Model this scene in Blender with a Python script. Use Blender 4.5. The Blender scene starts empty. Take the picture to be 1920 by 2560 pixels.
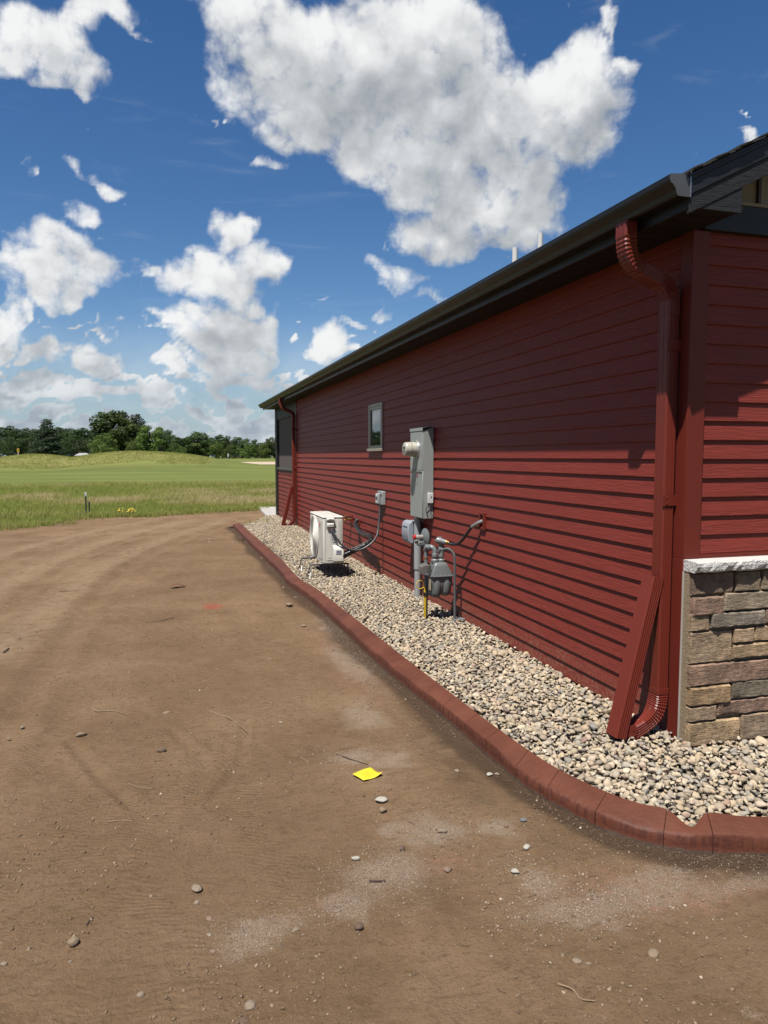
import bpy, bmesh, math, random
import numpy as np
from mathutils import Vector, Matrix
PI = math.pi
random.seed(7); RNG = np.random.default_rng(11)
scene = bpy.context.scene
COL = scene.collection

# ------------------------------------------------------------------ camera, sky, sun, exposure
cam_d = bpy.data.cameras.new("camera"); cam = bpy.data.objects.new("camera", cam_d); COL.objects.link(cam)
cam.location = (-2.581, -3.170, 1.55)
cam.rotation_euler = (math.radians(90 - 4.384), 0, math.radians(-16.42))
cam_d.sensor_fit = 'HORIZONTAL'; cam_d.sensor_width = 36.0; cam_d.lens = 36.0 * 1800 / 1920
cam_d.clip_start = 0.05; cam_d.clip_end = 9000
scene.camera = cam
CX, CY, CZ = cam.location

SUN = Vector((-0.325, -0.328, 1.0)).normalized()          # towards the sun
world = bpy.data.worlds.new("World"); scene.world = world; world.use_nodes = True
wn = world.node_tree.nodes; wl = world.node_tree.links
bg = wn["Background"]; bg.inputs["Strength"].default_value = 0.050
sky = wn.new("ShaderNodeTexSky"); sky.sky_type = 'NISHITA'; sky.sun_disc = False
sky.sun_elevation = math.asin(SUN.z); sky.sun_rotation = math.atan2(SUN.x, SUN.y)
sky.altitude = 300; sky.air_density = 1.0; sky.dust_density = 0.15; sky.ozone_density = 2.0
hs_ = wn.new("ShaderNodeHueSaturation"); hs_.inputs["Saturation"].default_value = 1.28; hs_.inputs["Hue"].default_value = 0.505
wl.new(sky.outputs[0], hs_.inputs["Color"]); wl.new(hs_.outputs[0], bg.inputs["Color"])
sun_d = bpy.data.lights.new("sun", 'SUN'); sun_d.energy = 5.0; sun_d.angle = math.radians(0.53); sun_d.color = (1.0, 0.95, 0.87)
sun_o = bpy.data.objects.new("sun", sun_d); COL.objects.link(sun_o)
sun_o.rotation_euler = SUN.to_track_quat('Z', 'Y').to_euler()
vs = scene.view_settings; vs.view_transform = 'Standard'; vs.look = 'None'; vs.exposure = 1.0; vs.gamma = 1.0; vs.use_curve_mapping = False
scene.cycles.use_denoising = True
scene.cycles.max_bounces = 6; scene.cycles.diffuse_bounces = 3; scene.cycles.glossy_bounces = 3
scene.cycles.transmission_bounces = 4; scene.cycles.transparent_max_bounces = 12
scene.cycles.caustics_reflective = False; scene.cycles.caustics_refractive = False
scene.cycles.sample_clamp_indirect = 4.0

# ------------------------------------------------------------------ material helpers
class NT:
    def __init__(s, name):
        s.m = bpy.data.materials.new(name); s.m.use_nodes = True
        s.t = s.m.node_tree; s.n = s.t.nodes; s.l = s.t.links
        s.b = s.n["Principled BSDF"]; s.out = s.n["Material Output"]
    def N(s, typ, **kw):
        n = s.n.new(typ)
        for k, v in kw.items():
            if k.startswith("i_"): n.inputs[k[2:].replace("_", " ")].default_value = v
            else: setattr(n, k, v)
        return n
    def L(s, a, b): s.l.new(a, b)
    def val(s, x, sock):
        if hasattr(x, "is_linked") or hasattr(x, "links"): s.l.new(x, sock)
        else: sock.default_value = x
    def math(s, op, a, b=0.0, c=None, clamp=False):
        n = s.n.new("ShaderNodeMath"); n.operation = op; n.use_clamp = clamp
        s.val(a, n.inputs[0]); s.val(b, n.inputs[1])
        if c is not None: s.val(c, n.inputs[2])
        return n.outputs[0]
    def vmath(s, op, a, b=(0, 0, 0)):
        n = s.n.new("ShaderNodeVectorMath"); n.operation = op
        s.val(a, n.inputs[0]); s.val(b, n.inputs[1]); return n.outputs[0]
    def noise(s, vec, scale, detail=4, rough=0.55, dist=0.0):
        n = s.n.new("ShaderNodeTexNoise"); n.inputs["Scale"].default_value = scale; n.inputs["Detail"].default_value = detail
        n.inputs["Roughness"].default_value = rough; n.inputs["Distortion"].default_value = dist
        if vec is not None: s.l.new(vec, n.inputs["Vector"])
        return n.outputs["Fac"]
    def ramp(s, fac, stops, interp='LINEAR'):
        n = s.n.new("ShaderNodeValToRGB"); r = n.color_ramp; r.interpolation = interp
        while len(r.elements) < len(stops): r.elements.new(0.5)
        for e, (p, c) in zip(r.elements, stops):
            e.position = p; e.color = (*c, 1) if len(c) == 3 else c
        s.val(fac, n.inputs["Fac"]); return n.outputs["Color"]
    def smooth(s, x, lo, hi):
        n = s.n.new("ShaderNodeMapRange"); n.interpolation_type = 'SMOOTHSTEP'
        s.val(x, n.inputs["Value"]); n.inputs["From Min"].default_value = lo; n.inputs["From Max"].default_value = hi
        return n.outputs["Result"]
    def mix(s, fac, a, b, blend='MIX'):
        n = s.n.new("ShaderNodeMix"); n.data_type = 'RGBA'; n.blend_type = blend
        s.val(fac, n.inputs[0])
        for x, k in ((a, 6), (b, 7)):
            if isinstance(x, tuple): n.inputs[k].default_value = (*x, 1) if len(x) == 3 else x
            else: s.l.new(x, n.inputs[k])
        return n.outputs[2]
    def pos(s): return s.N("ShaderNodeNewGeometry").outputs["Position"]
    def objco(s): return s.N("ShaderNodeTexCoord").outputs["Object"]
    def scaled(s, v, sc): return s.vmath('MULTIPLY', v, sc)
    def attr(s, name, out="Fac"):
        a = s.N("ShaderNodeAttribute"); a.attribute_name = name; return a.outputs[out]
    def bump(s, h, strength=0.3, dist=0.01):
        n = s.N("ShaderNodeBump"); n.inputs["Strength"].default_value = strength; n.inputs["Distance"].default_value = dist
        s.l.new(h, n.inputs["Height"]); s.l.new(n.outputs[0], s.b.inputs["Normal"]); return n.outputs[0]
    ALB = 0.575                                              # one reflectance scale for every painted and natural surface
    def color(s, c):
        if isinstance(c, tuple): s.b.inputs["Base Color"].default_value = (*[x * s.ALB for x in c[:3]], 1); return
        n = s.n.new("ShaderNodeVectorMath"); n.operation = 'SCALE'; n.inputs["Scale"].default_value = s.ALB; s.l.new(c, n.inputs[0]); s.l.new(n.outputs[0], s.b.inputs["Base Color"])
    def rough(s, r): s.val(r, s.b.inputs["Roughness"])

MATS = {}
def paint(name, col, rough=0.45, var=0.12, scale=9.0, bump=0.0, bscale=200, metal=0.0, spec=0.5, dirt=0.0, dirtcol=(0.25, 0.2, 0.15)):
    if name in MATS: return MATS[name]
    t = NT(name); p = t.pos()
    n1 = t.noise(p, scale, 5, 0.6)
    f = t.math('MULTIPLY_ADD', t.math('SUBTRACT', n1, 0.5), 2 * var * 1.6, 1.0)
    c = t.mix(1.0, col, (1, 1, 1), 'MULTIPLY')
    cc = t.N("ShaderNodeVectorMath", operation='SCALE'); t.L(c, cc.inputs[0]); t.L(f, cc.inputs["Scale"])
    out = cc.outputs[0]
    if dirt > 0:
        d = t.smooth(t.noise(p, scale * 3.1, 6, 0.7), 0.55, 0.85)
        out = t.mix(t.math('MULTIPLY', d, dirt), out, dirtcol)
    t.color(out)
    t.rough(t.math('MULTIPLY_ADD', t.noise(p, scale * 2.3, 3), 0.25, rough - 0.12))
    t.b.inputs["Metallic"].default_value = metal; t.b.inputs["Specular IOR Level"].default_value = spec
    if bump: t.bump(t.noise(p, bscale, 3), bump, 0.004)
    MATS[name] = t.m; return t.m

def grain_paint(name, col, rough=0.45, axis='y', depth=0.55, dark=0.72):
    """painted panel embossed with fine wood grain running along one axis"""
    t = NT(name); p = t.pos()
    sc = {'y': (60, 4.5, 165), 'x': (4.5, 60, 165), 'r': (14, 60, 150), 'z': (120, 120, 3.0)}[axis]
    wob = t.noise(p, 5.5, 2)
    off = t.N("ShaderNodeCombineXYZ"); t.L(t.math('MULTIPLY', wob, 5.0), off.inputs[2])
    v = t.vmath('ADD', t.scaled(p, sc), off.outputs[0])
    g = t.noise(v, 1.0, 3, 0.55, 0.6)
    g2 = t.smooth(g, 0.36, 0.60)
    big = t.noise(p, 1.3, 3)
    c = t.mix(g2, tuple(x * dark for x in col), col)
    c = t.mix(t.math('MULTIPLY', t.smooth(big, 0.3, 0.75), 0.14), c, tuple(x * .7 for x in col))
    sz = t.N("ShaderNodeSeparateXYZ"); t.L(p, sz.inputs[0])      # soil splashed up on the lowest boards
    spl = t.math('MULTIPLY', t.smooth(t.math('MULTIPLY_ADD', t.noise(p, 4.0, 4), -.35, sz.outputs[2]), .16, -.12), t.smooth(t.noise(p, 38, 5, .7), .40, .66))
    c = t.mix(t.math('MULTIPLY', spl, .55), c, (.27, .17, .11))
    t.color(c); t.rough(t.math('MULTIPLY_ADD', g, 0.2, rough - 0.1))
    t.b.inputs['Specular IOR Level'].default_value = .22; t.bump(g2, depth, 0.0016); MATS[name] = t.m; return t.m

# ------------------------------------------------------------------ mesh helpers
class MB:
    def __init__(s): s.v = []; s.f = []
    def add(s, vs_, fs):
        o = len(s.v); s.v += [tuple(v) for v in vs_]; s.f += [tuple(i + o for i in f) for f in fs]; return s
    def box(s, x0, x1, y0, y1, z0, z1):
        return s.add([(x0, y0, z0), (x1, y0, z0), (x1, y1, z0), (x0, y1, z0), (x0, y0, z1), (x1, y0, z1), (x1, y1, z1), (x0, y1, z1)],
                     [(0, 3, 2, 1), (4, 5, 6, 7), (0, 1, 5, 4), (1, 2, 6, 5), (2, 3, 7, 6), (3, 0, 4, 7)])
    def hexa(s, p): return s.add(p, [(0, 3, 2, 1), (4, 5, 6, 7), (0, 1, 5, 4), (1, 2, 6, 5), (2, 3, 7, 6), (3, 0, 4, 7)])
    def prism(s, prof, axis, a, b, shear=0.0):
        """prof: 2D points in the plane across axis ('y': (x,z); 'x': (y,z); 'z': (x,y))"""
        n = len(prof); P = []
        for t in (a, b):
            for (u, w) in prof:
                if axis == 'y': P.append((u, t, w + shear * t))
                elif axis == 'x': P.append((t, u, w))
                else: P.append((u, w, t))
        F = [tuple(range(n - 1, -1, -1)), tuple(range(n, 2 * n))]
        for i in range(n): F.append((i, (i + 1) % n, n + (i + 1) % n, n + i))
        return s.add(P, F)
    def tube(s, pts, r, n=8, caps=True):
        pts = [Vector(p) for p in pts]; m = len(pts)
        rr = [r] * m if not hasattr(r, '__len__') else list(r)
        prev = None; P = []
        for i, p in enumerate(pts):
            t = (pts[min(i + 1, m - 1)] - pts[max(i - 1, 0)]).normalized()
            if prev is None:
                ref = Vector((0, 0, 1)) if abs(t.z) < 0.9 else Vector((1, 0, 0)); u = t.cross(ref).normalized()
            else: u = (prev - t * prev.dot(t)).normalized()
            prev = u; w = t.cross(u)
            for k in range(n):
                a = 2 * PI * k / n; P.append(p + (u * math.cos(a) + w * math.sin(a)) * rr[i])
        F = []
        for i in range(m - 1):
            for k in range(n): F.append((i * n + k, i * n + (k + 1) % n, (i + 1) * n + (k + 1) % n, (i + 1) * n + k))
        if caps: F += [tuple(range(n - 1, -1, -1)), tuple(range((m - 1) * n, m * n))]
        return s.add(P, F)
    def cyl(s, p0, p1, r0, r1=None, n=16): return s.tube([p0, p1], [r0, r0 if r1 is None else r1], n)
    def lathe(s, prof, o, axis, n=20):
        """prof: (radius, distance along axis)"""
        ax = Vector(axis).normalized(); o = Vector(o)
        ref = Vector((0, 0, 1)) if abs(ax.z) < 0.9 else Vector((1, 0, 0)); u = ax.cross(ref).normalized(); w = ax.cross(u)
        P = []; F = []
        for (r, h) in prof:
            for k in range(n):
                a = 2 * PI * k / n; P.append(o + ax * h + (u * math.cos(a) + w * math.sin(a)) * max(r, 1e-4))
        m = len(prof)
        for i in range(m - 1):
            for k in range(n): F.append((i * n + k, i * n + (k + 1) % n, (i + 1) * n + (k + 1) % n, (i + 1) * n + k))
        F += [tuple(range(n - 1, -1, -1)), tuple(range((m - 1) * n, m * n))]
        return s.add(P, F)
    def sweep(s, prof, path, side, caps=True):
        """closed profile (a along side vector, b along normal) swept along path; side: constant vector"""
        path = [Vector(p) for p in path]; m = len(path); n = len(prof); S = Vector(side).normalized(); P = []; F = []
        for i, p in enumerate(path):
            t = (path[min(i + 1, m - 1)] - path[max(i - 1, 0)]).normalized(); nn = S.cross(t).normalized()
            for (a, b) in (prof[i] if isinstance(prof[0], list) else prof): P.append(p + S * a + nn * b)
        n = len(prof[0]) if isinstance(prof[0], list) else n
        for i in range(m - 1):
            for k in range(n): F.append((i * n + k, i * n + (k + 1) % n, (i + 1) * n + (k + 1) % n, (i + 1) * n + k))
        if caps: F += [tuple(range(n - 1, -1, -1)), tuple(range((m - 1) * n, m * n))]
        return s.add(P, F)
    def mesh(s, name):
        me = bpy.data.meshes.new(name); me.from_pydata(s.v, [], s.f); me.update()
        b = bmesh.new(); b.from_mesh(me); bmesh.ops.recalc_face_normals(b, faces=b.faces); b.to_mesh(me); b.free(); return me
    def build(s, name, mat, parent=None, smooth=False, bevel=0.0, segs=2, label=None):
        me = s.mesh(name); o = bpy.data.objects.new(name, me); COL.objects.link(o)
        if mat: me.materials.append(mat)
        if smooth:
            me.polygons.foreach_set("use_smooth", [True] * len(me.polygons))
            me.set_sharp_from_angle(angle=math.radians(38))
        if bevel:
            md = o.modifiers.new("bevel", 'BEVEL'); md.width = bevel; md.segments = segs; md.limit_method = 'ANGLE'; md.angle_limit = math.radians(40)
            md.harden_normals = False
            me.polygons.foreach_set("use_smooth", [True] * len(me.polygons)); me.set_sharp_from_angle(angle=math.radians(50))
        if parent: o.parent = parent
        if label: o["label"] = label
        return o

def np_mesh(name, V, F, mat, parent=None, smooth=False, attrs=None):
    V = np.asarray(V, np.float32); F = np.asarray(F, np.int32); k = F.shape[1]
    me = bpy.data.meshes.new(name); me.vertices.add(len(V)); me.vertices.foreach_set("co", V.ravel())
    me.loops.add(F.size); me.loops.foreach_set("vertex_index", F.ravel())
    me.polygons.add(len(F)); me.polygons.foreach_set("loop_start", np.arange(0, F.size, k, dtype=np.int32))
    me.polygons.foreach_set("use_smooth", np.full(len(F), bool(smooth)))
    for an, av in (attrs or {}).items():
        a = me.attributes.new(an, 'FLOAT', 'POINT'); a.data.foreach_set("value", np.asarray(av, np.float32))
    me.update(calc_edges=True)
    if mat: me.materials.append(mat)
    o = bpy.data.objects.new(name, me); COL.objects.link(o)
    if parent: o.parent = parent
    return o

def empty(name, loc=(0, 0, 0)):
    o = bpy.data.objects.new(name, None); COL.objects.link(o); o.location = loc; o.empty_display_size = 0.1; return o
def tag(o, label, cat=None, group=None, kind=None):
    o["label"] = label
    if cat: o["category"] = cat
    if group: o["group"] = group
    if kind: o["kind"] = kind
    return o
def keep(o, parent):
    """parent while keeping world coordinates when the parent Empty is away from the origin"""
    o.parent = parent; o.matrix_parent_inverse = Matrix.Translation(parent.location).inverted(); return o
def thing(name, loc, label, cat, group=None):
    return tag(empty(name, loc), label, cat, group)
def catmull(pts, n=6):
    P = [np.array(p, float) for p in pts]; P = [2 * P[0] - P[1]] + P + [2 * P[-1] - P[-2]]; out = []
    for i in range(1, len(P) - 2):
        for k in range(n):
            t = k / n; a, b, c, d = P[i - 1:i + 3]
            out.append(0.5 * (2 * b + (c - a) * t + (2 * a - 5 * b + 4 * c - d) * t * t + (3 * b - a - 3 * c + d) * t ** 3))
    out.append(P[-2]); return [tuple(p) for p in out]

def vnoise(x, y, seed=0):
    """cheap smooth value noise on arrays"""
    xi = np.floor(x).astype(np.int64); yi = np.floor(y).astype(np.int64); fx = x - xi; fy = y - yi
    fx = fx * fx * (3 - 2 * fx); fy = fy * fy * (3 - 2 * fy)
    def h(a, b):
        n = (a * 374761393 + b * 668265263 + seed * 974711) & 0xffffffff
        n = ((n ^ (n >> 13)) * 1274126177) & 0xffffffff
        return ((n ^ (n >> 16)) & 0xffff) / 65535.0
    return (h(xi, yi) * (1 - fx) + h(xi + 1, yi) * fx) * (1 - fy) + (h(xi, yi + 1) * (1 - fx) + h(xi + 1, yi + 1) * fx) * fy
def fbm(x, y, oct=4, seed=0):
    s = 0; a = 0.5
    for i in range(oct): s = s + a * vnoise(x * 2 ** i, y * 2 ** i, seed + i * 17); a *= 0.5
    return s
def sstep(x, a, b):
    t = np.clip((x - a) / (b - a), 0, 1); return t * t * (3 - 2 * t)
def in_poly(x, y, poly):
    ins = np.zeros(x.shape, bool); n = len(poly); j = n - 1
    for i in range(n):
        xi, yi = poly[i]; xj, yj = poly[j]
        c = ((yi > y) != (yj > y)) & (x < (xj - xi) * (y - yi) / (yj - yi + 1e-12) + xi); ins ^= c; j = i
    return ins
def poly_dist(x, y, line):
    d = np.full(x.shape, 1e9)
    for (ax, ay), (bx, by) in zip(line[:-1], line[1:]):
        vx, vy = bx - ax, by - ay; t = np.clip(((x - ax) * vx + (y - ay) * vy) / (vx * vx + vy * vy + 1e-12), 0, 1)
        d = np.minimum(d, np.hypot(x - ax - t * vx, y - ay - t * vy))
    return d

# ------------------------------------------------------------------ sky dome carrying the cumulus clouds
def pix_dir(u, v):
    """direction of a feature noted at (u,v) on a 1659-wide print of the photo -> azimuth, elevation"""
    k = 1920 / 1659; yaw = math.radians(16.42); p = math.radians(4.384)
    fw = np.array([math.sin(yaw) * math.cos(p), math.cos(yaw) * math.cos(p), -math.sin(p)]); rt = np.array([math.cos(yaw), -math.sin(yaw), 0]); up = np.cross(rt, fw)
    d = fw * 1800 + rt * (u * k - 960) - up * (v * k - 1280); d /= np.linalg.norm(d)
    return math.atan2(d[0], d[1]), math.asin(d[2])
CLOUDS = [  # u, v, half width, half height, strength
 (620,80,190,120,1),(760,170,230,140,1.1),(900,120,150,140,1),(1000,60,80,70,.8),(560,200,80,80,.8),(620,290,80,60,.75),(850,290,210,120,1.1),(1000,260,190,150,1.1),(1140,240,170,130,1.05),
 (1225,140,85,85,1),(1240,280,95,95,.95),(910,410,120,90,1),(1010,430,150,95,1.05),(950,510,115,42,.9),(1110,400,120,110,1),(1050,525,85,32,.75),(480,60,60,60,.8),(1015,130,120,90,1),(1100,180,110,85,1),(930,40,120,80,.95),(800,60,130,100,1),(1180,190,70,60,.9),(540,10,130,60,.9),(1120,490,80,50,.85),(700,330,70,40,.6),(820,400,60,40,.6),(690,240,120,90,.8),
 (60,50,150,100,.95),(140,130,80,75,.8),(230,50,80,60,.75),(290,90,38,22,.55),(120,195,70,28,.5),(20,110,60,50,.7),(170,20,120,50,.8),
 (120,560,95,80,1),(70,600,70,55,.95),(205,585,68,58,.95),(150,630,110,32,.95),(110,510,50,32,.8),(0,600,50,30,.6),
 (170,455,60,28,.6),(205,390,50,24,.52),(60,350,50,26,.5),(215,505,30,14,.42),
 (500,490,56,50,1),(540,495,38,45,.95),(430,585,105,62,1),(520,600,98,68,1),(440,545,70,40,.9),(585,600,42,40,.8),(405,520,40,30,.7),(545,660,70,18,.6),
 (420,700,60,52,.95),(530,735,80,65,1),(480,760,115,42,1),(580,710,30,35,.8),(470,690,90,40,.85),
 (30,700,52,62,1),(0,745,60,40,.9),(120,750,50,40,.8),(215,770,56,40,.95),(215,795,60,20,.8),(90,815,80,26,.7),(60,840,80,22,.65),
 (735,745,56,40,.95),(700,765,30,22,.8),(790,690,46,18,.55),(850,662,28,20,.5),(670,800,20,10,.7),(1625,290,24,17,.85),(1326,45,14,50,.52),(1330,172,24,28,.55),(1300,100,20,30,.5),(710,655,20,12,.42),
 (310,560,18,14,.5),(550,355,40,22,.5),(350,680,18,14,.45),(345,790,80,22,.6),(560,820,70,18,.6),(240,850,80,16,.6),(430,815,90,18,.6),(860,590,120,22,.33),(900,620,90,16,.3),
]
def cloud_field(az, el):
    dens = np.full(az.shape, -1.0)
    wx = (fbm(az * 16, el * 16, 4, 5) - 0.47) * 0.085; wy = (fbm(az * 16 + 40, el * 16 + 9, 4, 9) - 0.47) * 0.085
    A = az + wx; Ev = el + wy
    for (u, v, hw, hh, st) in CLOUDS:
        a0, e0 = pix_dir(u, v); ce = math.cos(e0)
        a1, _ = pix_dir(u + hw, v); _, e1 = pix_dir(u, v - hh)
        ra = max(abs(a1 - a0), 1e-3); rb = max(abs(e1 - e0), 1e-3)
        q = 1.12 - np.sqrt(((A - a0) / ra) ** 2 + ((Ev - e0) / rb) ** 2)
        q = np.clip(q, -1, 0.62) * (0.55 + 0.45 * st) - (1 - st) * 0.20
        dens = np.logaddexp(dens * 9, q * 9) / 9
    # the same kind of cumulus carries on all round outside the view
    outside = np.maximum(sstep(np.abs(az - 0.29), 0.56, 0.8), sstep(el, 0.62, 0.75))
    gen = (fbm(A * 5.0 + 3, Ev * 9.0, 5, 31) - 0.53) * 3.0
    dens = np.maximum(dens, gen * outside - (1 - outside) * 3)
    # small clouds crowding towards the horizon
    low = (fbm(A * 34, Ev * 95, 5, 51) - 0.49) * 4.4 + 0.62 * (1 - sstep(el, 0.03, 0.16)) - 1.1 * sstep(el, 0.14, 0.22)
    dens = np.maximum(dens, low)
    return dens
def build_sky():
    az = np.unique(np.concatenate([np.arange(-PI, -0.5, 0.03), np.arange(-0.5, 1.1, 0.0045), np.arange(1.1, PI, 0.03), [PI]]))
    el = np.unique(np.concatenate([[-0.03, -0.01], np.arange(0, 0.62, 0.0042), np.arange(0.62, 0.93, 0.03)]))
    A, E_ = np.meshgrid(az, el); d0 = cloud_field(A, E_)
    up = cloud_field(A - 0.02, E_ + 0.030); up2 = cloud_field(A - 0.03, E_ + 0.065)
    under = np.clip(up, 0, 1) * 0.6 + np.clip(up2, 0, 1) * 0.6
    R = 4000.0
    V = np.stack([CX + R * np.cos(E_) * np.sin(A), CY + R * np.cos(E_) * np.cos(A), CZ + R * np.sin(E_)], -1).reshape(-1, 3)
    ny, nx = A.shape; i = np.arange(ny - 1)[:, None] * nx + np.arange(nx - 1)[None, :]
    F = np.stack([i, i + 1, i + nx + 1, i + nx], -1).reshape(-1, 4)
    t = NT("cumulus_sky"); t.n.remove(t.b)
    P = t.vmath('NORMALIZE', t.vmath('SUBTRACT', t.pos(), (CX, CY, CZ)))
    n1 = t.noise(P, 20, 9, 0.60, 0.2); nb = t.noise(P, 7, 3, 0.5)
    s1 = t.noise(P, 13, 5, 0.52, 0.3); s2 = t.noise(t.vmath('ADD', P, (-0.012, -0.006, 0.022)), 13, 5, 0.52, 0.3)
    vo = t.N("ShaderNodeTexVoronoi"); vo.feature = 'F1'; vo.inputs["Scale"].default_value = 24; vo.inputs["Detail"].default_value = 3; vo.inputs["Roughness"].default_value = .55
    wv = t.N("ShaderNodeTexNoise"); wv.inputs["Scale"].default_value = 40; wv.inputs["Detail"].default_value = 4; t.L(P, wv.inputs["Vector"])
    t.L(t.vmath('ADD', P, t.scaled(t.vmath('SUBTRACT', wv.outputs["Color"], (.5, .5, .5)), (.022, .022, .022))), vo.inputs["Vector"])
    bil = t.math('SUBTRACT', 0.80, vo.outputs["Distance"])
    n1 = t.math('ADD', n1, t.math('MULTIPLY', bil, 0.33))
    dens = t.math('ADD', t.attr("dens"), t.math('MULTIPLY_ADD', t.math('SUBTRACT', n1, 0.5), 1.08, t.math('MULTIPLY', t.math('SUBTRACT', nb, 0.5), 0.35)))
    mask = t.smooth(dens, -0.03, 0.50)
    wisp = t.math('MULTIPLY', t.smooth(t.noise(t.scaled(P, (3, 9, 22)), 1.6, 7, 0.6, 0.8), 0.56, 0.95), 0.16)
    mask = t.math('MAXIMUM', mask, wisp)
    relief = t.math('ADD', t.math('MULTIPLY', t.math('SUBTRACT', s1, s2), 1.5), t.math('MULTIPLY', bil, 0.27))
    sh = t.math('SUBTRACT', t.math('MULTIPLY', t.attr("under"), t.math('MULTIPLY_ADD', nb, 1.4, 0.12)), relief)
    c = t.ramp(sh, [(0.0, (0.61, 0.615, 0.615)), (0.24, (0.54, 0.55, 0.555)), (0.58, (0.39, 0.405, 0.42)), (1.0, (0.25, 0.27, 0.295))])
    el_ = t.N("ShaderNodeSeparateXYZ"); t.L(P, el_.inputs[0])
    lowf = t.smooth(el_.outputs[2], 0.16, 0.0)
    c = t.mix(t.math('MULTIPLY', lowf, 0.60), c, (0.235, 0.295, 0.36))
    veil = t.smooth(el_.outputs[2], 0.20, -0.02)
    c = t.mix(t.math('MULTIPLY', t.smooth(mask, .7, .1), veil), c, (0.19, 0.265, 0.35))
    mask = t.math('MAXIMUM', mask, t.math('MULTIPLY', veil, .85))
    em = t.N("ShaderNodeEmission"); t.L(c, em.inputs[0]); em.inputs[1].default_value = 0.74
    tr = t.N("ShaderNodeBsdfTransparent"); mx = t.N("ShaderNodeMixShader")
    t.L(mask, mx.inputs[0]); t.L(tr.outputs[0], mx.inputs[1]); t.L(em.outputs[0], mx.inputs[2]); t.L(mx.outputs[0], t.out.inputs[0])
    t.m.cycles.emission_sampling = 'NONE'
    o = np_mesh("sky", V, F, t.m, smooth=True, attrs={"dens": d0.ravel(), "under": under.ravel()})
    tag(o, "blue summer sky with white cumulus clouds", "sky", kind="structure"); return o
build_sky()

# ------------------------------------------------------------------ layout of yard, kerb and bed
KP = [  # inner x,y | outer x,y | inner top z
 (-1.15,12.85,-1.31,12.95,.10),(-1.124,9.55,-1.285,9.5,.10),(-1.10,7.40,-1.255,7.3,.10),(-1.113,6.25,-1.238,6.2,.10),(-1.13,5.60,-1.264,5.48,.10),(-1.12,5.12,-1.23,5.0,.10),
 (-1.067,4.63,-1.185,4.53,.10),(-1.038,3.93,-1.158,3.88,.10),(-1.022,3.336,-1.145,3.28,.10),(-1.005,2.80,-1.14,2.72,.10),(-.992,2.276,-1.13,2.18,.10),(-.976,1.664,-1.112,1.58,.10),
 (-.955,1.09,-1.075,1.02,.10),(-.938,.66,-1.05,.62,.10),(-.92,.25,-1.034,.21,.10),(-.900,-.034,-1.022,-.12,.10),(-.868,-.276,-.985,-.36,.10),(-.786,-.536,-.905,-.62,.10),(-.712,-.665,-.82,-.76,.10),
 (-.639,-.736,-.735,-.84,.10),(-.600,-.835,-.660,-.895,.07),(-.505,-.807,-.575,-.93,.10),(-.396,-.864,-.45,-.975,.10),(-.285,-.902,-.345,-1.015,.10),(.0,-.965,-.04,-1.085,.10),(.6,-1.04,.57,-1.17,.10),(1.6,-1.09,1.58,-1.225,.10),(3.2,-1.10,3.2,-1.24,.10)]
KS = np.array(catmull(KP, 8))
KIN = [(p[0], p[1]) for p in KS]; KOUT = [(p[2], p[3]) for p in KS]
GRASS_EDGE = [(-26, 3.0), (-16, 7.5), (-9.5, 11.2), (-6.9, 13.4), (-6.2, 14.05), (-5.43, 14.7), (-4.66, 16.4), (-3.78, 16.75), (-3.08, 16.6), (-1.75, 17.3), (-.56, 17.85), (-.1, 18.2)]
YARD = [(-26, -9), (-26, 3.0)] + GRASS_EDGE[1:] + [(0.0, 15.0), (-1.0, 13.2)] + [(x + .05, y + .02) for x, y in KOUT] + [(3.2, -9)]

def axis_lines(segs):
    out = [segs[0][0]]
    for a, b, s0, s1 in segs:
        x = a
        while x < b - 1e-6:
            f = (x - a) / (b - a); x = min(b, x + s0 + (s1 - s0) * f); out.append(x)
    return np.array(out)
TRACKS = [([(-3.9, 2.97), (-3.83, 4.81), (-3.64, 7.18), (-3.23, 9.19), (-2.6, 11.49), (-1.37, 14.87)], .22), ([(-4.9, 5.0), (-4.5, 7.0), (-4.1, 9.6), (-3.4, 12.2), (-2.2, 15.0)], .25), ([(-5.6, 7.4), (-4.9, 10.6), (-4.0, 13.2), (-3.0, 15.4)], .2)]
RUTS = [([(-3.55, .2), (-3.5, 2.0), (-3.45, 4.81), (-3.25, 7.18), (-2.85, 9.19), (-2.2, 11.49), (-1.0, 14.5)], .10, .022), ([(-4.3, 3.0), (-4.2, 6.0), (-3.95, 8.6), (-3.5, 10.6), (-2.7, 13.2)], .08, .02), ([(-5.2, 6.0), (-4.9, 9), (-4.3, 11.6), (-3.4, 14.2)], .12, .03), ([(-3.13, .95), (-2.92, .42), (-2.78, .12)], .03, .012), ([(-2.62, 1.0), (-2.45, .5), (-2.5, .2)], .03, .008), ([(-2.2, 1.0), (-2.27, .45), (-2.45, .05)], .025, .008)]
def dirt_h(X, Y):
    h = (fbm(X * 1.1, Y * 1.1, 3, 3) - .45) * .030 + (fbm(X * 5, Y * 5, 4, 7) - .45) * .022 + (np.abs(fbm(X * 16, Y * 16, 4, 13) - .47)) * .020
    rut = 0
    if X.size > 4:
        for ln, wd, dp in RUTS:
            q = poly_dist(X, Y, ln); rut = rut + dp * (np.exp(-(q / wd) ** 2) - .5 * np.exp(-((q - 1.8 * wd) / (.7 * wd)) ** 2))
    near = sstep(poly_dist(X, Y, KOUT), 0.0, 0.35)
    return h * (0.35 + 0.65 * near) - rut - .012 * (1 - near) + .030 * np.clip(fbm(X * 9, Y * 9, 3, 19) - .42, 0, 1) * (1 - sstep(poly_dist(X, Y, KOUT), .0, .10))
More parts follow.
